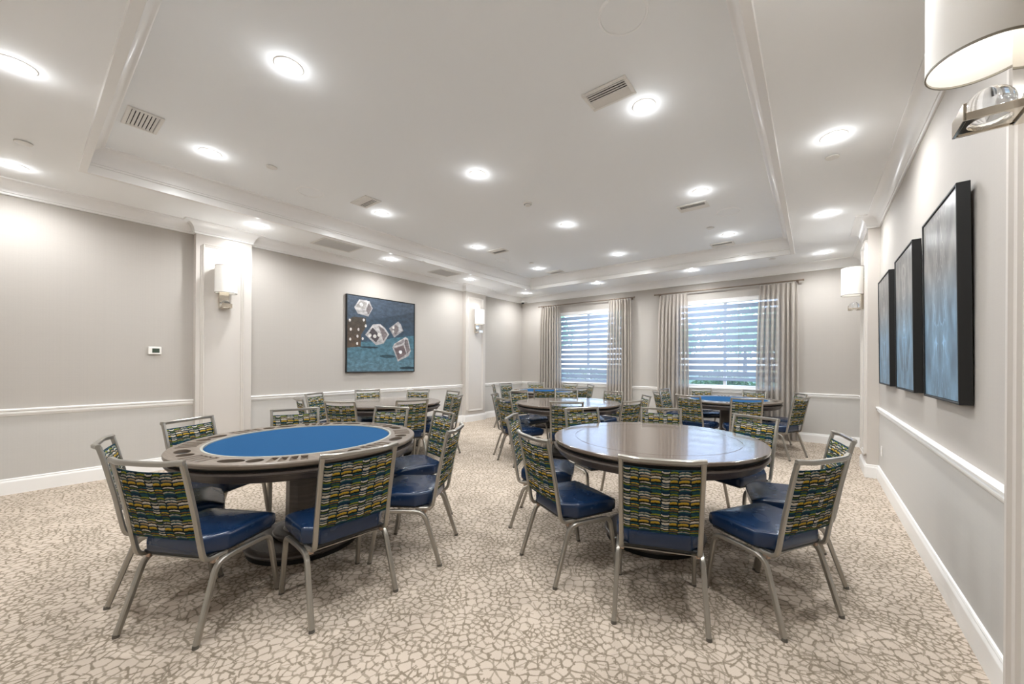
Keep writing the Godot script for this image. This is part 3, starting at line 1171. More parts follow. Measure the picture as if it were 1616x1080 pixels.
func pedestal(t: Node3D) -> void:
	var b := MB.new()
	b.lathe([Vector2(0.20, 0.080), Vector2(0.330, 0.070), Vector2(0.332, 0.067), Vector2(0.338, 0.067), Vector2(0.340, 0.069), Vector2(0.362, 0.066), Vector2(0.374, 0.058), Vector2(0.378, 0.048), Vector2(0.374, 0.038), Vector2(0.368, 0.034)], 64)
	obj("base", b.mesh(30), M.wood_dark, t)
	var toe := MB.new()
	toe.lathe([Vector2(0.366, 0.034), Vector2(0.362, 0.0), Vector2(0, 0)], 48)
	obj("toe_ring", toe.mesh(30), M.black, t)
	var c := MB.new()
	c.lathe([Vector2(0.13, 0.125), Vector2(0.185, 0.121), Vector2(0.203, 0.114), Vector2(0.208, 0.105), Vector2(0.203, 0.096), Vector2(0.190, 0.09), Vector2(0.190, 0.076)], 48)
	obj("collar", c.mesh(30), M.wood_dark, t)
	# fluted column
	var mb := MB.new()
	var seg := 48
	var hs := [0.118, 0.15, 0.60, 0.668]
	var rs := [0.142, 0.128, 0.122, 0.15]
	for j in 3:
		for k in seg:
			var q := []
			for e in [[k, j], [k + 1, j], [k + 1, j + 1], [k, j + 1]]:
				var a: float = e[0] * TAU / seg
				var fl: float = 0.005 * (0.5 + 0.5 * cos(e[0] * TAU / 4.0)) if e[1] in [1, 2] else 0.0
				q.append(Vector3(cos(a) * (rs[e[1]] - fl), hs[e[1]], sin(a) * (rs[e[1]] - fl)))
			var m: float = (k + 0.5) * TAU / seg
			mb.quad(q[0], q[1], q[2], q[3], Vector3(cos(m), 0, sin(m)))
	obj("column", mb.mesh(20), M.wood_dark, t)


func apron(t: Node3D) -> void:
	var g := MB.new()
	g.lathe([Vector2(0.70, 0.744), Vector2(0.752, 0.744), Vector2(0.752, 0.722), Vector2(0.70, 0.722)], 72)
	obj("shadow_gap", g.mesh(30), M.gap, t)
	var a := MB.new()
	a.lathe([Vector2(0.60, 0.724), Vector2(0.760, 0.724), Vector2(0.772, 0.719), Vector2(0.776, 0.710), Vector2(0.772, 0.701), Vector2(0.760, 0.697), Vector2(0.757, 0.692), Vector2(0.752, 0.675), Vector2(0.740, 0.660), Vector2(0.715, 0.652), Vector2(0.0, 0.652)], 72)
	obj("apron", a.mesh(32), M.wood_dark, t)


func dining_top(t: Node3D) -> void:
	var R := TABLE_R
	var m := MB.new()
	# outer ring, incised line, centre
	m.lathe([Vector2(0.612, TABLE_Y), Vector2(R - 0.010, TABLE_Y), Vector2(R - 0.003, TABLE_Y - 0.003), Vector2(R, TABLE_Y - 0.010), Vector2(R - 0.002, TABLE_Y - 0.022), Vector2(R - 0.010, TABLE_Y - 0.030), Vector2(R - 0.022, TABLE_Y - 0.033), Vector2(0.70, TABLE_Y - 0.033)], 96)
	m.lathe([Vector2(0.606, TABLE_Y), Vector2(0.607, TABLE_Y - 0.003), Vector2(0.611, TABLE_Y - 0.003), Vector2(0.612, TABLE_Y)], 96)
	m.lathe([Vector2(0, TABLE_Y), Vector2(0.606, TABLE_Y)], 96)
	obj("tabletop", m.mesh(35), M.wood, t)
	var j := MB.new()   # four joints in the outer ring
	for k in 4:
		j.box(Vector3(0.614, TABLE_Y - 0.002, -0.0012), Vector3(R - 0.012, TABLE_Y + 0.0003, 0.0012), Transform3D(Basis(Vector3.UP, k * PI / 2 + 0.5), Vector3.ZERO))
	obj("inlay_joint", j.mesh(0), M.wood_dark, t)


var rim_mesh: ArrayMesh
const FELT_R := 0.588

func poker_top(t: Node3D) -> void:
	obj("tabletop", rim_mesh, M.wood_rim, t)
	var e := MB.new()
	e.lathe([Vector2(FELT_R - 0.002, TABLE_Y - 0.012), Vector2(FELT_R - 0.001, TABLE_Y + 0.0015), Vector2(FELT_R + 0.012, TABLE_Y + 0.0015), Vector2(FELT_R + 0.014, TABLE_Y - 0.002)], 96)
	obj("edge_ring", e.mesh(30), M.pale_edge, t)
	var f := MB.new()
	f.lathe([Vector2(0, TABLE_Y - 0.003), Vector2(FELT_R - 0.02, TABLE_Y - 0.003), Vector2(FELT_R - 0.008, TABLE_Y - 0.005), Vector2(FELT_R - 0.002, TABLE_Y - 0.012), Vector2(FELT_R - 0.002, TABLE_Y - 0.03)], 96)
	obj("felt", f.mesh(40), M.felt, t)
	var cup := CylinderMesh.new()
	cup.top_radius = 0.0425
	cup.bottom_radius = 0.0425
	cup.height = 0.004
	cup.radial_segments = 24
	cup.rings = 0
	for k in 8:
		var b := Basis(Vector3.UP, -k * TAU / 8 + STATION)
		var a := obj("cup_holder", cup, M.pocket, t)
		a.transform = Transform3D(b * Basis(Vector3.UP, -deg_to_rad(13.5)), Vector3.ZERO).translated_local(Vector3(0.684, TABLE_Y - 0.0205, 0))
		var c := obj("coin_tray", cup, M.pocket, t)
		c.transform = Transform3D(b * Basis(Vector3.UP, -deg_to_rad(24.5)), Vector3.ZERO).translated_local(Vector3(0.684, TABLE_Y - 0.0205, 0)).scaled_local(Vector3(0.95, 1, 1.75))


const STATION := 0.25

# rim of a gaming table: 8 places, each with four chip grooves, a cup holder and a long tray cut out of the wood
func cut_rim():
	var R := TABLE_R
	var ring := MB.new()
	var prof := [Vector2(FELT_R + 0.002, TABLE_Y), Vector2(R - 0.012, TABLE_Y), Vector2(R - 0.004, TABLE_Y - 0.003), Vector2(R, TABLE_Y - 0.010), Vector2(R - 0.002, TABLE_Y - 0.024), Vector2(R - 0.012, TABLE_Y - 0.033), Vector2(FELT_R + 0.002, TABLE_Y - 0.033), Vector2(FELT_R + 0.002, TABLE_Y)]
	ring.lathe(prof, 96)
	var comb := CSGCombiner3D.new()
	comb.name = "rim_cut"
	add_child(comb)
	var body := CSGMesh3D.new()
	# joined vertices make the solid closed
	var st := SurfaceTool.new()
	st.create_from_arrays(ring.mesh(0).surface_get_arrays(0))
	var arr := st.commit_to_arrays()
	var bm := ArrayMesh.new()
	bm.add_surface_from_arrays(Mesh.PRIMITIVE_TRIANGLES, arr)
	body.mesh = bm
	comb.add_child(body)
	for k in 8:
		var b := Basis(Vector3.UP, -k * TAU / 8 + STATION)
		for j in 4:
			var c := CSGCylinder3D.new()
			c.operation = CSGShape3D.OPERATION_SUBTRACTION
			c.radius = 0.0195
			c.height = 0.115
			c.sides = 14
			c.transform = Transform3D(b * Basis(Vector3.UP, deg_to_rad(-6.0 + j * 4.5)), Vector3.ZERO).translated_local(Vector3(0.684, TABLE_Y + 0.002, 0)) * Transform3D(Basis(Vector3.BACK, PI / 2), Vector3.ZERO)
			comb.add_child(c)
		for q in [[-13.5, 1.0, 1.0], [-24.5, 0.95, 1.75]]:
			var c := CSGCylinder3D.new()
			c.operation = CSGShape3D.OPERATION_SUBTRACTION
			c.radius = 0.044
			c.height = 0.04
			c.sides = 24
			c.transform = Transform3D(b * Basis(Vector3.UP, deg_to_rad(q[0])), Vector3.ZERO).translated_local(Vector3(0.684, TABLE_Y - 0.0005, 0)).scaled_local(Vector3(q[1], 1, q[2]))
			comb.add_child(c)
	for i in 3:
		await get_tree().process_frame
	var baked: ArrayMesh = comb.bake_static_mesh()
	remove_child(comb)
	comb.queue_free()
	if baked == null or baked.get_surface_count() == 0:
		push_warning("rim not cut")
		return ring.mesh(30)
	var out := MB.new()
	for sfc in baked.get_surface_count():
		var a := baked.surface_get_arrays(sfc)
		var vs: PackedVector3Array = a[Mesh.ARRAY_VERTEX]
		var ix = a[Mesh.ARRAY_INDEX]
		if ix == null or ix.size() == 0:
			out.v.append_array(vs)
		else:
			for i in ix:
				out.v.append(vs[i])
	out.uv.resize(out.v.size())
	return out.mesh(28)


const TABLES := {"pk": [-3.068, 1.278], "rd": [-1.0, 2.948], "T3": [-5.058, 3.2], "T4": [-2.963, 4.889], "T5": [-4.666, 6.804], "T6": [-1.156, 7.061]}

func build_tables() -> void:
	rim_mesh = await cut_rim()
	var info := [
		["pk", true, "round gaming table with blue felt in the foreground, nearest the thermostat"],
		["T5", true, "small-looking round blue-felt gaming table in the far corner of the room"],
		["T6", true, "round blue-felt gaming table in front of the half-raised blind"],
		["rd", false, "large round brown wooden table in the foreground with an incised ring"],
		["T3", false, "round brown wooden table standing below the dice picture"],
		["T4", false, "round brown wooden table in the middle, catching the window's reflection"],
	]
	for q in info:
		var at: Array = TABLES[q[0]]
		var t := thing("gaming_table" if q[1] else "dining_table", q[2], "table", P(at[0], 0, at[1]), 0.0, "blue felt gaming tables" if q[1] else "plain wooden tables")
		if q[1]:
			poker_top(t)
		else:
			dining_top(t)
		apron(t)
		pedestal(t)


# =====================================================================  chairs
# a chair looks along -z; its rear feet stand on z = 0

func rsec(w: float, h: float, c: float) -> Array:
	var a := w / 2.0
	var b := h / 2.0
	return [Vector2(a, -b + c), Vector2(a, b - c), Vector2(a - c, b), Vector2(-a + c, b), Vector2(-a, b - c), Vector2(-a, -b + c), Vector2(-a + c, -b), Vector2(a - c, -b)]


func bend(pts: Array, radii: Array, n := 6) -> Array:
	# rounds the corners of a polyline
	var out := [pts[0]]
	for i in range(1, pts.size() - 1):
		var a: Vector3 = pts[i - 1]
		var p: Vector3 = pts[i]
		var b: Vector3 = pts[i + 1]
		var r: float = radii[i]
		if r <= 0.0:
			out.append(p)
			continue
		var s: Vector3 = p + (a - p).normalized() * r
		var e: Vector3 = p + (b - p).normalized() * r
		for k in n + 1:
			var t := k / float(n)
			out.append(s.lerp(p, t).lerp(p.lerp(e, t), t))
	out.append(pts[-1])
	return out


func back_curve(y: float) -> float:
	# forward offset of the back frame at height y
	var ys := [0.40, 0.49, 0.60, 0.72, 0.80, 0.885]
	var zs := [0.052, 0.036, 0.017, -0.008, -0.025, -0.046]
	for i in 5:
		if y <= ys[i + 1]:
			return lerpf(zs[i], zs[i + 1], (y - ys[i]) / (ys[i + 1] - ys[i]))
	return zs[5]


func build_chair() -> Node3D:
	var t := thing("banquet_chair", "", "chair")
	t.set_meta("stem", "banquet_chair")
	var sec := rsec(0.025, 0.025, 0.005)
	# leg frames: a front leg, the side rail and a rear leg on each side
	for s in [-1.0, 1.0]:
		var rear := bend([Vector3(s * 0.226, 0.012, 0.003), Vector3(s * 0.212, 0.347, -0.108), Vector3(s * 0.210, 0.350, -0.24)], [0, 0.055, 0])
		var m1 := MB.new()
		m1.sweep(rear, sec, Vector3.RIGHT)
		var l1 := obj("leg", m1.mesh(38), M.silver, t)
		var front := bend([Vector3(s * 0.210, 0.350, -0.24), Vector3(s * 0.212, 0.347, -0.418), Vector3(s * 0.220, 0.012, -0.470)], [0, 0.05, 0])
		var m2 := MB.new()
		m2.sweep(front, sec, Vector3.RIGHT)
		var l2 := obj("leg", m2.mesh(38), M.silver, t)
		var g := MB.new()
		g.lathe([Vector2(0, 0.016), Vector2(0.013, 0.016), Vector2(0.0145, 0.0), Vector2(0, 0)], 10)
		var gm := g.mesh(40)
		obj("glide", gm, M.rubber, l1).position = Vector3(s * 0.2265, 0, 0.0055)
		obj("glide", gm, M.rubber, l2).position = Vector3(s * 0.2203, 0, -0.472)
	# back frame: two uprights that curl under the seat, and a bowed top rail
	var bf := MB.new()
	for s in [-1.0, 1.0]:
		var up := []
		for k in 13:
			var y := lerpf(0.874, 0.42, k / 12.0)
			up.append(Vector3(s * lerpf(0.195, 0.193, k / 12.0), y, -back_curve(y)))
		up.append_array(bend([Vector3(s * 0.193, 0.42, -back_curve(0.42)), Vector3(s * 0.193, 0.368, -0.060), Vector3(s * 0.193, 0.368, -0.17)], [0, 0.036, 0]).slice(1))
		bf.sweep(up, rsec(0.024, 0.022, 0.005), Vector3.RIGHT)
	var topr := []
	for k in 15:
		var x := lerpf(-0.2055, 0.2055, k / 14.0)
		var f := 1.0 - pow(x / 0.2055, 2.0)
		topr.append(Vector3(x, 0.876 - 0.004 * f, -back_curve(0.876) + 0.030 * smoothstep(0.0, 0.75, f)))
	bf.sweep(topr, rsec(0.024, 0.023, 0.005), Vector3.UP)
	obj("back_frame", bf.mesh(38), M.silver, t)
	# upholstered back
	var pad := MB.new()
	var nx := 10
	var ny := 12
	var pt := func(i: int, j: int, side: float) -> Vector3:
		var u := i / float(nx) * 2.0 - 1.0
		var v := j / float(ny)
		var y := lerpf(0.832, 0.482, v) - 0.006 * (1.0 - u * u) * (1.0 - v)
		var bow := 0.020 * (1.0 - u * u) * (1.0 - 0.55 * v)
		var th := 0.012 * pow(maxf(0.0, 1.0 - pow(absf(u), 6.0)), 0.5) * pow(maxf(0.0, 1.0 - pow(absf(v * 2.0 - 1.0), 10.0)), 0.5) + 0.002
		return Vector3(u * 0.1865, y, -back_curve(y) + bow + side * th)
	for i in nx:
		for j in ny:
			for side in [-1.0, 1.0]:
				var a: Vector3 = pt.call(i, j, side)
				var b: Vector3 = pt.call(i + 1, j, side)
				var c: Vector3 = pt.call(i + 1, j + 1, side)
				var d: Vector3 = pt.call(i, j + 1, side)
				var us := [i / float(nx) * 0.373 / 0.188, (i + 1) / float(nx) * 0.373 / 0.188]
				var vs := [j / float(ny) * 0.355 / 0.118, (j + 1) / float(ny) * 0.355 / 0.118]
				if side < 0:
					us = [us[0] + 0.35, us[1] + 0.35]
				pad.quad(a, b, c, d, Vector3(0, 0, side), Vector2(us[0], vs[0]), Vector2(us[1], vs[0]), Vector2(us[1], vs[1]), Vector2(us[0], vs[1]))
	for j in ny:
		for i in [0, nx]:
			pad.quad(pt.call(i, j, -1), pt.call(i, j, 1), pt.call(i, j + 1, 1), pt.call(i, j + 1, -1), Vector3(-1 if i == 0 else 1, 0, 0))
	for i in nx:
		for j in [0, ny]:
			pad.quad(pt.call(i, j, -1), pt.call(i, j, 1), pt.call(i + 1, j, 1), pt.call(i + 1, j, -1), Vector3(0, 1 if j == 0 else -1, 0))
	obj("backrest", pad.mesh(50), M.fabric, t)
	# seat cushion: clipped rear corners, rolled front edge
	var plan := [Vector2(-0.150, -0.068), Vector2(0.150, -0.068), Vector2(0.163, -0.074), Vector2(0.219, -0.150), Vector2(0.225, -0.172), Vector2(0.222, -0.30), Vector2(0.216, -0.43), Vector2(0.205, -0.470), Vector2(0.182, -0.490), Vector2(0.0, -0.496), Vector2(-0.182, -0.490), Vector2(-0.205, -0.470), Vector2(-0.216, -0.43), Vector2(-0.222, -0.30), Vector2(-0.225, -0.172), Vector2(-0.219, -0.150), Vector2(-0.163, -0.074)]
	var cush := MB.new()
	var layers := [[0.385, 0.94], [0.388, 0.975], [0.400, 0.995], [0.425, 1.0], [0.452, 0.995], [0.466, 0.975], [0.473, 0.93], [0.477, 0.80], [0.480, 0.45]]
	var cen := Vector2(0, -0.275)
	var rings := []
	for l in layers:
		var ring := []
		for q in plan:
			var w: Vector2 = cen + (q - cen) * l[1]
			if l[1] >= 0.92 and l[1] < 1.0:
				w = q + (cen - q).normalized() * (1.0 - l[1]) * 0.28
			var y: float = l[0]
			# waterfall front
			var fr := smoothstep(-0.40, -0.50, w.y)
			if y > 0.43:
				y -= fr * 0.032 * (y - 0.43) / 0.05
			ring.append(Vector3(w.x, y, w.y))
		rings.append(ring)
	var np := plan.size()
	for i in rings.size() - 1:
		for k in np:
			var a: Vector3 = rings[i][k]
			var b: Vector3 = rings[i][(k + 1) % np]
			var c: Vector3 = rings[i + 1][(k + 1) % np]
			var d: Vector3 = rings[i + 1][k]
			var out := (a + b) / 2.0 - Vector3(0, 0.42, cen.y)
			cush.quad(a, b, c, d, Vector3(out.x, 0.0 if i < 5 else 1.0, out.z))
	for k in np:
		cush._tri_n(Vector3(0, 0.481, cen.y), rings[-1][k], rings[-1][(k + 1) % np], Vector3.UP)
		cush._tri_n(Vector3(0, 0.385, cen.y), rings[0][k], rings[0][(k + 1) % np], Vector3.DOWN)
	obj("seat", cush.mesh(42), M.vinyl, t)
	var pan := MB.new()
	pan.box(Vector3(-0.195, 0.368, -0.455), Vector3(0.195, 0.387, -0.085), Transform3D.IDENTITY, 0.004)
	obj("seat_pan", pan.mesh(0), M.black, t)
	var rod := MB.new()
	rod.sweep([Vector3(-0.205, 0.350, -0.112), Vector3(0.205, 0.350, -0.112)], circle(0.005, 8), Vector3.UP)
	obj("stretcher", rod.mesh(60), M.silver, t)
	for s in [-1.0, 1.0]:
		var br := MB.new()
		br.box(Vector3(s * 0.192 - 0.011, 0.340, -0.128), Vector3(s * 0.192 + 0.011, 0.362, -0.098), Transform3D.IDENTITY, 0.003)
		obj("bracket", br.mesh(0), M.copper, t)
	return t


# table, X, D of the middle of the rear feet, facing angle in the plan, label
func build_chairs() -> void:
	var L := [
		["pk", -2.517, 0.389, 2.057, "chair with blue seat at the foreground felt table, its whole patterned back nearest the camera"],
		["pk", -1.985, 1.089, 3.073, "chair backed squarely across the foreground felt table, hiding the table's pedestal"],
		["pk", -2.112, 1.837, 3.742, "chair at the foreground felt table seen side-on, standing nearest the open aisle"],
		["pk", -2.804, 2.328, 4.476, "chair at the foreground felt table just behind the side-on aisle chair"],
		["pk", -3.519, 2.262, 5.067, "chair across the foreground felt table, in front of the dark underside of another table"],
		["pk", -4.076, 1.605, 5.985, "chair across the foreground felt table, only its top showing beside the pilaster"],
		["pk", -3.988, 0.826, 0.540, "chair at the foreground felt table standing in front of the pilaster near the thermostat"],
		["pk", -3.288, 0.337, 1.346, "chair at the foreground felt table almost hidden behind the nearest chair's back"],
		["rd", -0.616, 1.917, 1.934, "chair backed squarely to the camera at the foreground wooden table, crossbar in plain view"],
		["rd", -1.435, 2.001, 1.123, "chair at the foreground wooden table turned three-quarters, its blue seat beside the aisle"],
		["rd", -2.082, 2.585, 0.465, "chair at the foreground wooden table seen nearly edge-on from behind, beside the aisle"],
		["rd", 0.004, 2.411, 2.600, "chair at the foreground wooden table, full seat and legs in view beside triptych wall"],
		["rd", 0.109, 3.179, 3.359, "chair between the foreground wooden table and triptych wall, its top rail behind another chair"],
		["rd", -1.918, 3.483, 5.756, "chair across the foreground wooden table, overlapping a chair of the middle table"],
		["rd", -1.280, 3.970, 4.980, "chair across the foreground wooden table, facing the camera at the table's far edge"],
		["rd", -0.437, 3.866, 4.259, "chair at the foreground wooden table overlapping the gaming table by the half-raised blind"],
		["T3", -5.245, 2.148, 1.367, "thin edge-on chair at the dice-picture table, outermost beside the foreground felt table's far chair"],
		["T3", -5.952, 2.630, 6.860, "tilted-looking chair at the dice-picture table, against the chair rail by the pilaster"],
		["T3", -4.552, 2.296, 2.045, "chair at the dice-picture table with its back to the camera, on its pilaster side"],
		["T3", -4.083, 2.934, 2.880, "chair at the dice-picture table with its back to the camera and blue seat edge visible"],
		["T3", -6.071, 3.513, 5.983, "chair directly below the dice picture facing out, nearer the picture's black left edge"],
		["T3", -5.572, 4.125, 5.207, "chair below the dice picture facing out, nearer the picture's far edge"],
		["T3", -4.823, 4.234, 4.489, "chair at the dice-picture table with an open top rail, next to the far pilaster"],
		["T3", -4.147, 3.718, 3.658, "bluish-looking chair at the dice-picture table overlapping the chair beside the far pilaster"],
		["T4", -3.885, 4.349, 0.516, "chair at the middle wooden table seen edge-on, outermost on the aisle side"],
		["T4", -3.314, 3.879, 1.202, "chair at the middle wooden table with its back turned, beside the edge-on aisle chair"],
		["T4", -4.030, 5.079, 6.106, "chair at the middle wooden table facing out before the far-corner gaming table's edge"],
		["T4", -3.536, 5.781, 5.283, "chair at the middle wooden table facing out, silhouetted against blue felt of the far table"],
		["T4", -2.728, 5.923, 4.489, "chair at the middle wooden table facing out in front of the curtain between windows"],
		["T4", -1.890, 4.642, 2.883, "chair at the middle wooden table with its back turned, on the triptych-wall side"],
		["T4", -2.023, 5.478, 3.764, "chair at the middle wooden table showing only a sliver, beside the gaming table's edge-on chairs"],
		["T4", -2.437, 3.990, 2.101, "chair at the middle wooden table backed to camera, dark rail against shiny top"],
		["T5", -5.522, 6.102, 0.654, "chair at the far-corner gaming table seen edge-on, nearest the far pilaster"],
		["T5", -5.775, 6.780, 6.225, "chair at the far-corner gaming table facing along the window wall, by the pilaster"],
		["T5", -5.460, 7.507, 5.559, "chair at the far-corner gaming table in front of the corner curtain"],
		["T5", -4.733, 7.862, 4.775, "chair at the far-corner gaming table directly below the lowered blind"],
		["T5", -4.098, 5.909, 2.136, "chair at the far-corner gaming table backed to the camera, hiding the table's apron"],
		["T5", -3.679, 6.496, 2.855, "chair at the far-corner gaming table angled in profile beyond the middle table"],
		["T5", -4.020, 7.519, 3.967, "chair at the far-corner gaming table seen edge-on under the lowered blind's end"],
		["T6", -2.128, 6.496, 0.582, "edge-on chair at the window gaming table, the nearer of two before the curtain"],
		["T6", -2.222, 7.213, 6.141, "bluish chair at the window gaming table, the farther of two before the curtain"],
		["T6", -1.506, 6.017, 1.253, "chair at the window gaming table backed to the camera, next to the curtain-side chairs"],
		["T6", -0.758, 6.036, 1.940, "chair at the window gaming table backed to the camera, in front of the pedestal"],
		["T6", -1.757, 7.930, 5.311, "chair at the window gaming table facing out, below the lighter half of the blind gap"],
		["T6", -0.885, 7.985, 4.483, "chair at the window gaming table facing out, below the blind's triptych-wall end"],
		["T6", -0.214, 7.520, 3.573, "chair at the window gaming table with its rail peeping behind the one beside the curtain"],
		["T6", -0.175, 6.617, 2.707, "chair at the window gaming table in profile with legs visible, nearest the triptych wall"],
	]
	var groups := {"pk": "chairs round the foreground felt table", "rd": "chairs round the foreground wooden table", "T3": "chairs round the dice-picture table", "T4": "chairs round the middle wooden table", "T5": "chairs round the far-corner gaming table", "T6": "chairs round the window gaming table"}
	var proto: Node3D
	for q in L:
		var at := P(q[1], 0, q[2])
		var turn := atan2(-cos(q[3]), sin(q[3]))
		if proto == null:
			proto = build_chair()
			proto.position = at
			proto.rotation.y = turn
			proto.set_meta("label", q[4])
			proto.set_meta("group", groups[q[0]])
		else:
			dup(proto, at, turn, q[4], groups[q[0]])
	for c in get_children():
		c.remove_meta("stem")


# =====================================================================  things on the ceiling

func build_ceiling_things() -> void:
	# recessed lamps
	var ring := MB.new()
	ring.lathe([Vector2(0.064, 0.002), Vector2(0.066, -0.002), Vector2(0.070, -0.0035), Vector2(0.086, -0.003), Vector2(0.091, 0.0)], 36)
	var ringm := ring.mesh(40)
	var lens := MB.new()
	lens.lathe([Vector2(0, -0.015), Vector2(0.025, -0.014), Vector2(0.048, -0.010), Vector2(0.0655, -0.003)], 30)
	var lensm := lens.mesh(60)
	var tray := "recessed tray lamps"
	var per := "recessed lamps of the lower ceiling"
	var spots := []
	var lx := [-4.745, -2.919, -1.087]
	var tl := [
		["recessed lamp in the tray nearest the louvred vent by the lower-left tray corner", "recessed lamp in the tray beside the half-open vent above the dice-picture side", "third tray lamp along the dice-picture side, by a small vent", "tray lamp in the far corner above the corner window"],
		["largest-looking tray lamp in the middle row, nearest the camera", "second tray lamp of the middle row, in the centre of the tray", "third tray lamp of the middle row, toward the windows", "last tray lamp of the middle row, close to the tray's window edge"],
		["tray lamp beside the large square vent on the triptych-wall side", "tray lamp beside the slot-like vent on the triptych-wall side", "tray lamp below the round speaker, before the triptych-wall tray corner", "tray lamp at the triptych-wall window corner of the tray"],
	]
	for i in 3:
		for j in 4:
			spots.append([lx[i], Y_TRAY, 1.0915 + 1.8285 * j, tl[i][j], tray])
	var pl := [
		[-3.91, -0.03, "lower-ceiling lamp at the photo's upper left, largest of all the lamps"],
		[-5.94, -0.05, "lower-ceiling lamp at the wall above the thermostat wall's bright crown"],
		[-1.90, -0.05, "lower-ceiling lamp just overhead behind the tray's near edge"],
		[-5.89, 1.84, "lower-ceiling lamp above the pilaster near the thermostat"],
		[-5.89, 3.80, "lower-ceiling lamp above the dice picture, between two return grilles"],
		[-5.89, 5.70, "lower-ceiling lamp above the far pilaster"],
		[-5.89, 7.63, "lower-ceiling lamp in the far corner beside the small camera dome"],
		[-3.87, 7.58, "lower-ceiling lamp between the two curtain rods of the window wall"],
		[-1.88, 7.58, "lower-ceiling lamp above the half-raised blind"],
		[0.117, 7.58, "lower-ceiling lamp in the corner of window wall and triptych wall"],
		[0.117, 5.68, "lower-ceiling lamp beside the far triptych-wall pilaster"],
		[0.117, 3.79, "lower-ceiling lamp above the triptych, beside a round sprinkler cap"],
		[0.117, 1.85, "lower-ceiling lamp above the large sconce near the camera"],
	]
	for q in pl:
		spots.append([q[0], Y_LOW, q[1], q[2], per])
	for q in spots:
		var t := thing("downlight", q[3], "ceiling light", P(q[0], q[1], q[2]), 0.0, q[4])
		obj("trim_ring", ringm, M.white_metal, t)
		obj("lamp_lens", lensm, M.lens, t)
		var l := SpotLight3D.new()
		l.name = "lamp_light"
		l.light_color = LAMP_COLOR
		l.light_energy = LAMP_ENERGY
		l.light_size = 0.06
		l.spot_angle = 86.0
		l.spot_angle_attenuation = 0.85
		l.spot_range = 14.0
		l.spot_attenuation = 2.0
		l.shadow_enabled = true
		l.position = Vector3(0, -0.022, 0)
		l.rotation.x = -PI / 2
		t.add_child(l)
		# added omni below the lens, puts a halo on the ceiling and lifts it
		var g := OmniLight3D.new()
		g.name = "added_halo_light"
		g.light_color = LAMP_COLOR
		g.light_energy = LAMP_ENERGY * 0.018
		g.light_size = 0.02
		g.omni_range = 14.0
		g.omni_attenuation = 2.0
		g.shadow_enabled = true
		g.position = Vector3(0, -0.036, 0)
		t.add_child(g)

	# supply vents, blades along x
	var vl := [[-4.565, 0.605, "white louvred vent at the near tray corner, all its blades open"], [-1.253, 2.63, "large-looking white vent beside a tray lamp on the triptych-wall side"], [-4.565, 2.59, "white vent with three dark slots on the dice-picture side of the tray"],
		[-1.26, 5.14, "slot-like white vent beside a lamp and a round speaker"], [-4.60, 5.125, "small white vent toward the far corner, beside the third lamp"], [-4.60, 7.03, "flattened dark vent by the tray's far corner"], [-1.25, 7.03, "flattened vent at the tray's window edge on the triptych-wall side"]]
	for q in vl:
		vent(q[0], q[1], q[2])
	# speakers
	for q in [[-4.855, 2.055, "flat round ceiling speaker near the half-open vent on the dice-picture side"], [-0.92, 5.60, "flat round ceiling speaker beside the slot-like vent"], [-0.905, 2.085, "flat round ceiling speaker overhead, cut by the photo's top edge"], [-4.95, 5.64, "flat round ceiling speaker toward the tray's far corner"]]:
		var t := thing("ceiling_speaker", q[2], "speaker", P(q[0], Y_TRAY, q[1]), 0.0, "round ceiling speakers")
		var r := MB.new()
		r.lathe([Vector2(0.128, 0.0), Vector2(0.130, -0.007), Vector2(0.138, -0.008), Vector2(0.146, 0.0)], 48)
		obj("rim", r.mesh(40), M.ceil_low, t)
		var g := MB.new()
		g.lathe([Vector2(0, -0.005), Vector2(0.128, -0.003)], 40)
		obj("grille", g.mesh(40), M.ceil_tray, t)
	# sprinkler caps, smoke detector
	for q in [[-4.555, Y_TRAY, 1.55, "flat white sprinkler cap by the first dice-side tray lamp"], [-1.25, Y_TRAY, 6.10, "flat white sprinkler cap beside the tray lamp below the speaker"], [-4.59, Y_TRAY, 6.13, "flat white sprinkler cap beside the far-corner tray lamp"],
		[-5.23, Y_LOW, 0.005, "flat white sprinkler cap between the two lamps at the photo's left edge"], [0.12, Y_LOW, 4.15, "flat white sprinkler cap below the lamp above the triptych"], [-0.57, Y_LOW, 7.53, "flat sprinkler cap above the window wall's triptych-side curtain"], [-5.55, Y_LOW, 4.20, "flat sprinkler cap between the lamps above the dice picture"]]:
		var t := thing("sprinkler_cap", q[3], "sprinkler", P(q[0], q[1], q[2]), 0.0, "sprinkler caps")
		var c := MB.new()
		c.lathe([Vector2(0.050, -0.004), Vector2(0.049, -0.010), Vector2(0.044, -0.012), Vector2(0, -0.012)], 28)
		obj("cap", c.mesh(40), M.white_metal, t)
		var k := MB.new()
		k.lathe([Vector2(0.040, 0.0), Vector2(0.040, -0.006)], 20)
		obj("neck", k.mesh(40), M.duct_grey, t)
	var sd := thing("smoke_detector", "small round smoke detector alone in the middle of the tray", "smoke detector", P(-2.93, Y_TRAY, 3.825))
	var sb := MB.new()
	sb.lathe([Vector2(0.055, 0.0), Vector2(0.055, -0.014), Vector2(0.048, -0.018)], 28)
	obj("base", sb.mesh(30), M.white_metal, sd)
	var sh := MB.new()
	sh.lathe([Vector2(0.036, -0.018), Vector2(0.036, -0.030), Vector2(0.028, -0.036), Vector2(0, -0.037)], 24)
	obj("head", sh.mesh(30), M.white_metal, sd)
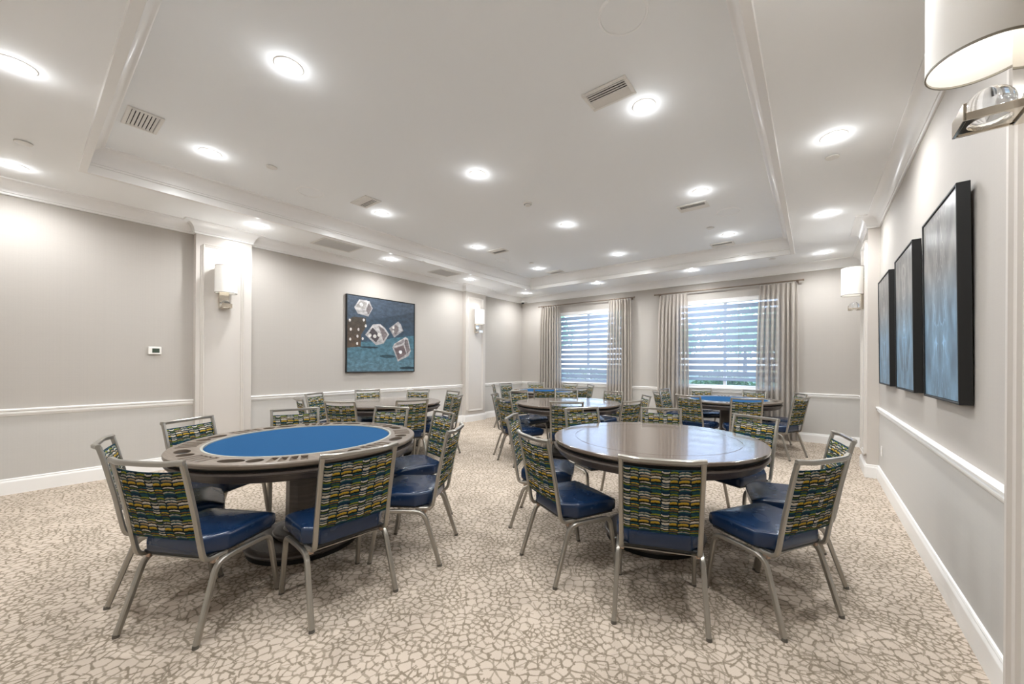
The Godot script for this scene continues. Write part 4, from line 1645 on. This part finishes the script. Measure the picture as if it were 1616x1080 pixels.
	# return grilles over the dice-picture wall
	for q in [[-5.87, 2.87, 0.42, 0.60, "grey return-air grille before the dice picture, the larger-looking of two"], [-5.90, 4.99, 0.42, 0.50, "grey return-air grille past the dice picture, toward the far pilaster"]]:
		var t := thing("return_grille", q[4], "air grille", P(q[0], Y_LOW, q[1]), 0.0, "return-air grilles")
		var hx: float = q[2] / 2
		var hz: float = q[3] / 2
		var f := MB.new()
		for b in [[-hx, -hz, hx, -hz + 0.03], [-hx, hz - 0.03, hx, hz], [-hx, -hz + 0.03, -hx + 0.03, hz - 0.03], [hx - 0.03, -hz + 0.03, hx, hz - 0.03]]:
			f.box(Vector3(b[0], -0.009, b[1]), Vector3(b[2], 0.0, b[3]), Transform3D.IDENTITY, 0.003)
		obj("frame", f.mesh(0), M.white_metal, t)
		var bk := MB.new()
		bk.box(Vector3(-hx + 0.03, -0.002, -hz + 0.03), Vector3(hx - 0.03, 0.0, hz - 0.03))
		obj("backing", bk.mesh(0), M.duct_grey, t)
		var sl := MB.new()
		var n := int((q[3] - 0.06) / 0.0125)
		for k in n:
			var z := -hz + 0.03 + (k + 0.5) * 0.0125
			sl.box(Vector3(-hx + 0.03, -0.007, z - 0.0042), Vector3(hx - 0.03, -0.003, z + 0.0042))
		obj("mesh_bars", sl.mesh(0), M.grille, t).set_meta("kind", "stuff")
	# corner camera
	var cm := thing("security_camera", "tiny white camera with a dark eye on the crown moulding in the far corner", "camera", P(-6.30, 2.955, 8.03))
	var mt := MB.new()
	mt.lathe([Vector2(0.0, 0.075), Vector2(0.045, 0.075), Vector2(0.052, 0.06), Vector2(0.052, 0.04), Vector2(0.046, 0.03), Vector2(0.0, 0.03)], 24)
	mt.box(Vector3(-0.012, 0.05, -0.19), Vector3(0.012, 0.07, 0.0))
	mt.box(Vector3(-0.17, 0.05, -0.012), Vector3(0.0, 0.07, 0.012))
	obj("housing", mt.mesh(40), M.white_metal, cm)
	var ey := MB.new()
	ey.lathe([Vector2(0.040, 0.031), Vector2(0.036, 0.012), Vector2(0.022, -0.004), Vector2(0, -0.010)], 20)
	obj("dark_dome", ey.mesh(60), M.black, cm)


func vent(x: float, d: float, label: String) -> void:
	var t := thing("ceiling_vent", label, "air vent", P(x, Y_TRAY, d), 0.0, "white supply vents in the tray")
	var hx := 0.178
	var hz := 0.11
	var f := MB.new()
	for b in [[-hx, -hz, hx, -hz + 0.028], [-hx, hz - 0.028, hx, hz], [-hx, -hz + 0.028, -hx + 0.028, hz - 0.028], [hx - 0.028, -hz + 0.028, hx, hz - 0.028]]:
		f.box(Vector3(b[0], -0.013, b[1]), Vector3(b[2], 0.0, b[3]), Transform3D.IDENTITY, 0.004)
	obj("frame", f.mesh(0), M.white_metal, t)
	var bk := MB.new()
	bk.box(Vector3(-hx + 0.02, -0.0015, -hz + 0.02), Vector3(hx - 0.02, 0.0, hz - 0.02))
	obj("duct_shade_plate", bk.mesh(0), M.shadow_dark, t)  # near-black plate, the shade inside the duct put into its colour
	var n := 7
	var sl := MB.new()
	var sw := 0.0085 if d < 1.0 else 0.0112
	sl.box(Vector3(-hx + 0.028, -0.0012, -sw), Vector3(hx - 0.028, 0.0012, sw))
	var sm := sl.mesh(0)
	for k in n:
		var o := obj("slat", sm, M.white_metal, t)
		o.position = Vector3(0, -0.009, lerpf(-hz + 0.04, hz - 0.04, k / float(n - 1)))
		o.rotation.x = deg_to_rad(-20.0 if k < 3 else 20.0) if x > -4 else deg_to_rad(-24.0 if d < 2.0 or k > 3 else 20.0)


# =====================================================================  things on the walls

func sconce(face: float, dir: float, d: float, label: String) -> void:
	# dir: +1 when the room lies toward +x of the wall
	var t := thing("wall_sconce", label, "wall lamp", P(face, 0, d), 0.0 if dir > 0 else PI, "drum-shade wall lamps")
	var y0 := 2.25
	var y1 := 2.606
	var r := 0.118
	var cx := 0.121
	var sh := MB.new()
	var at := Transform3D(Basis.IDENTITY, Vector3(cx, 0, 0))
	sh.lathe([Vector2(r - 0.002, y1), Vector2(r, y1), Vector2(r, y0), Vector2(r - 0.002, y0)], 48, at)
	sh.lathe([Vector2(r - 0.002, y0), Vector2(r - 0.002, y1)], 48, at)
	obj("shade", sh.mesh(40), M.shade, t)
	for y in [y0, y1 - 0.004]:
		var e := MB.new()
		e.lathe([Vector2(r - 0.003, y + 0.005), Vector2(r + 0.001, y + 0.005), Vector2(r + 0.001, y - 0.001), Vector2(r - 0.003, y - 0.001), Vector2(r - 0.003, y + 0.005)], 48, at)
		obj("shade_ring", e.mesh(30), M.shade_trim, t)
	var br := MB.new()
	br.box(Vector3(0.0, 2.056, -0.052), Vector3(0.048, 2.45, 0.052), Transform3D.IDENTITY, 0.002)        # wall plate
	obj("wall_plate", br.mesh(0), M.chrome, t)
	var arm := MB.new()
	# a strap with a round opening for the ball, turned up at its end
	var n := 32
	var ro := 0.045
	var ax0 := 0.046
	var ax1 := 0.164
	var bx := 0.105
	for k in n:
		var a0 := k * TAU / n
		var a1 := (k + 1) * TAU / n
		var rect := func(a: float) -> Vector2:
			var c := Vector2(cos(a), sin(a))
			var s := 1e9
			if c.x > 1e-6: s = minf(s, (ax1 - bx) / c.x)
			if c.x < -1e-6: s = minf(s, (ax0 - bx) / c.x)
			if absf(c.y) > 1e-6: s = minf(s, 0.05 / absf(c.y))
			return c * s
		for yy in [[2.072, 1.0], [2.064, -1.0]]:
			var i0 := Vector2(cos(a0), sin(a0)) * ro
			var i1 := Vector2(cos(a1), sin(a1)) * ro
			var o0: Vector2 = rect.call(a0)
			var o1: Vector2 = rect.call(a1)
			arm.quad(Vector3(bx + i0.x, yy[0], i0.y), Vector3(bx + i1.x, yy[0], i1.y), Vector3(bx + o1.x, yy[0], o1.y), Vector3(bx + o0.x, yy[0], o0.y), Vector3(0, yy[1], 0))
		var q0 := Vector2(cos(a0), sin(a0)) * ro
		var q1 := Vector2(cos(a1), sin(a1)) * ro
		arm.quad(Vector3(bx + q0.x, 2.072, q0.y), Vector3(bx + q1.x, 2.072, q1.y), Vector3(bx + q1.x, 2.064, q1.y), Vector3(bx + q0.x, 2.064, q0.y), Vector3(-q0.x, 0, -q0.y))
	arm.box(Vector3(ax0, 2.060, 0.050), Vector3(ax1 + 0.004, 2.084, 0.056), Transform3D.IDENTITY, 0.001)
	arm.box(Vector3(ax0, 2.060, -0.056), Vector3(ax1 + 0.004, 2.084, -0.050), Transform3D.IDENTITY, 0.001)
	arm.box(Vector3(ax1 - 0.002, 2.060, -0.056), Vector3(ax1 + 0.006, 2.112, 0.056), Transform3D.IDENTITY, 0.001)
	obj("arm", arm.mesh(20), M.chrome, t)
	var ball := SphereMesh.new()
	ball.radius = 0.053
	ball.height = 0.106
	ball.radial_segments = 32
	ball.rings = 16
	obj("crystal_ball", ball, M.crystal, t).position = Vector3(bx, 2.110, 0)
	var cup := MB.new()
	cup.lathe([Vector2(0.0, 2.47), Vector2(0.018, 2.47), Vector2(0.018, 2.43), Vector2(0.0, 2.43)], 16, at)
	cup.box(Vector3(0.03, 2.445, -0.008), Vector3(cx, 2.457, 0.008))
	obj("lamp_holder", cup.mesh(30), M.chrome, t)
	var bulb := SphereMesh.new()
	bulb.radius = 0.026
	bulb.height = 0.07
	bulb.radial_segments = 16
	bulb.rings = 8
	obj("bulb", bulb, M.bulb, t).position = Vector3(cx, 2.505, 0)
	var sl := OmniLight3D.new()
	sl.name = "bulb_light"
	sl.light_color = LAMP_COLOR
	sl.light_energy = SCONCE_ENERGY
	sl.light_size = 0.025
	sl.omni_range = 12.0
	sl.omni_attenuation = 2.0
	sl.shadow_enabled = true
	sl.position = Vector3(cx, 2.505, 0)
	t.add_child(sl)


func framed(t: Node3D, w: float, h: float, th: float, art: Material, lip := 0.012) -> void:
	# picture in its own axes: face to +z, centre at 0
	var f := MB.new()
	f.box(Vector3(-w / 2, -h / 2, 0), Vector3(-w / 2 + lip, h / 2, th), Transform3D.IDENTITY, 0.002)
	f.box(Vector3(w / 2 - lip, -h / 2, 0), Vector3(w / 2, h / 2, th), Transform3D.IDENTITY, 0.002)
	f.box(Vector3(-w / 2 + lip, -h / 2, 0), Vector3(w / 2 - lip, -h / 2 + lip, th), Transform3D.IDENTITY, 0.002)
	f.box(Vector3(-w / 2 + lip, h / 2 - lip, 0), Vector3(w / 2 - lip, h / 2, th), Transform3D.IDENTITY, 0.002)
	obj("frame", f.mesh(0), M.black, t)
	var a := MB.new()
	var x := w / 2 - lip - 0.003
	var y := h / 2 - lip - 0.003
	var z := th - 0.006
	a.quad(Vector3(-x, y, z), Vector3(x, y, z), Vector3(x, -y, z), Vector3(-x, -y, z), Vector3.BACK, Vector2(0, 0), Vector2(1, 0), Vector2(1, 1), Vector2(0, 1))
	for s in [-1.0, 1.0]:
		a.quad(Vector3(s * x, y, z), Vector3(s * x, -y, z), Vector3(s * x, -y, 0.004), Vector3(s * x, y, 0.004), Vector3(s, 0, 0))
		a.quad(Vector3(-x, s * y, z), Vector3(x, s * y, z), Vector3(x, s * y, 0.004), Vector3(-x, s * y, 0.004), Vector3(0, s, 0))
	obj("canvas", a.mesh(0), art, t)


func build_wall_things() -> void:
	sconce(XL + PIL, 1, 1.61, "drum-shade wall lamp on the pilaster near the thermostat")
	sconce(XL + PIL, 1, 6.345, "drum-shade wall lamp on the far pilaster past the dice picture")
	sconce(XR - PIL, -1, 6.39, "drum-shade wall lamp beyond the triptych, against the window wall")
	sconce(XR - PIL, -1, 1.70, "large-looking drum-shade wall lamp with crystal ball close to the camera")

	var dp := thing("picture", "square black-framed painting of tumbling clear dice on teal", "picture", P(XL, 1.852, 4.01), PI / 2)
	framed(dp, 1.385, 1.36, 0.045, M.dice, 0.014)
	var pl := ["tall black-framed abstract print nearest the camera in a row of three", "middle one of three tall black-framed abstract prints", "last of three tall black-framed abstract prints, beside the pilaster"]
	var pd := [3.115, 4.165, 5.22]
	for i in 3:
		var t := thing("picture", pl[i], "picture", P(XR - 0.004, 1.70, pd[i]), -PI / 2, "row of three abstract prints")
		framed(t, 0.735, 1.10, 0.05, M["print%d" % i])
		t.rotation = Vector3(0, -PI / 2, 0)
		t.basis = Basis(Vector3.UP, -PI / 2) * Basis(Vector3.RIGHT, deg_to_rad(0.75))
		t.position += Vector3(-0.0075, 0, 0)

	var th := thing("thermostat", "small white thermostat with a dark square screen on the wall", "thermostat", P(XL, 1.476, 0.972), PI / 2)
	var b := MB.new()
	b.box(Vector3(-0.058, -0.046, 0), Vector3(0.058, 0.046, 0.022), Transform3D.IDENTITY, 0.005)
	obj("body", b.mesh(0), M.white_metal, th)
	var sc := MB.new()
	sc.box(Vector3(-0.024, -0.026, 0.021), Vector3(0.040, 0.026, 0.0235))
	obj("screen", sc.mesh(0), M.lcd, th)

	var ou := thing("wall_outlet", "small white outlet plate low on the triptych wall beside the pilaster", "outlet", P(XR, 0.372, 5.83), -PI / 2)
	var op := MB.new()
	op.box(Vector3(-0.036, -0.058, 0), Vector3(0.036, 0.058, 0.007), Transform3D.IDENTITY, 0.003)
	obj("plate", op.mesh(0), M.white_metal, ou)
	var so := MB.new()
	so.box(Vector3(-0.016, 0.010, 0.006), Vector3(0.016, 0.038, 0.009), Transform3D.IDENTITY, 0.002)
	so.box(Vector3(-0.016, -0.038, 0.006), Vector3(0.016, -0.010, 0.009), Transform3D.IDENTITY, 0.002)
	obj("socket", so.mesh(0), M.trim, ou)
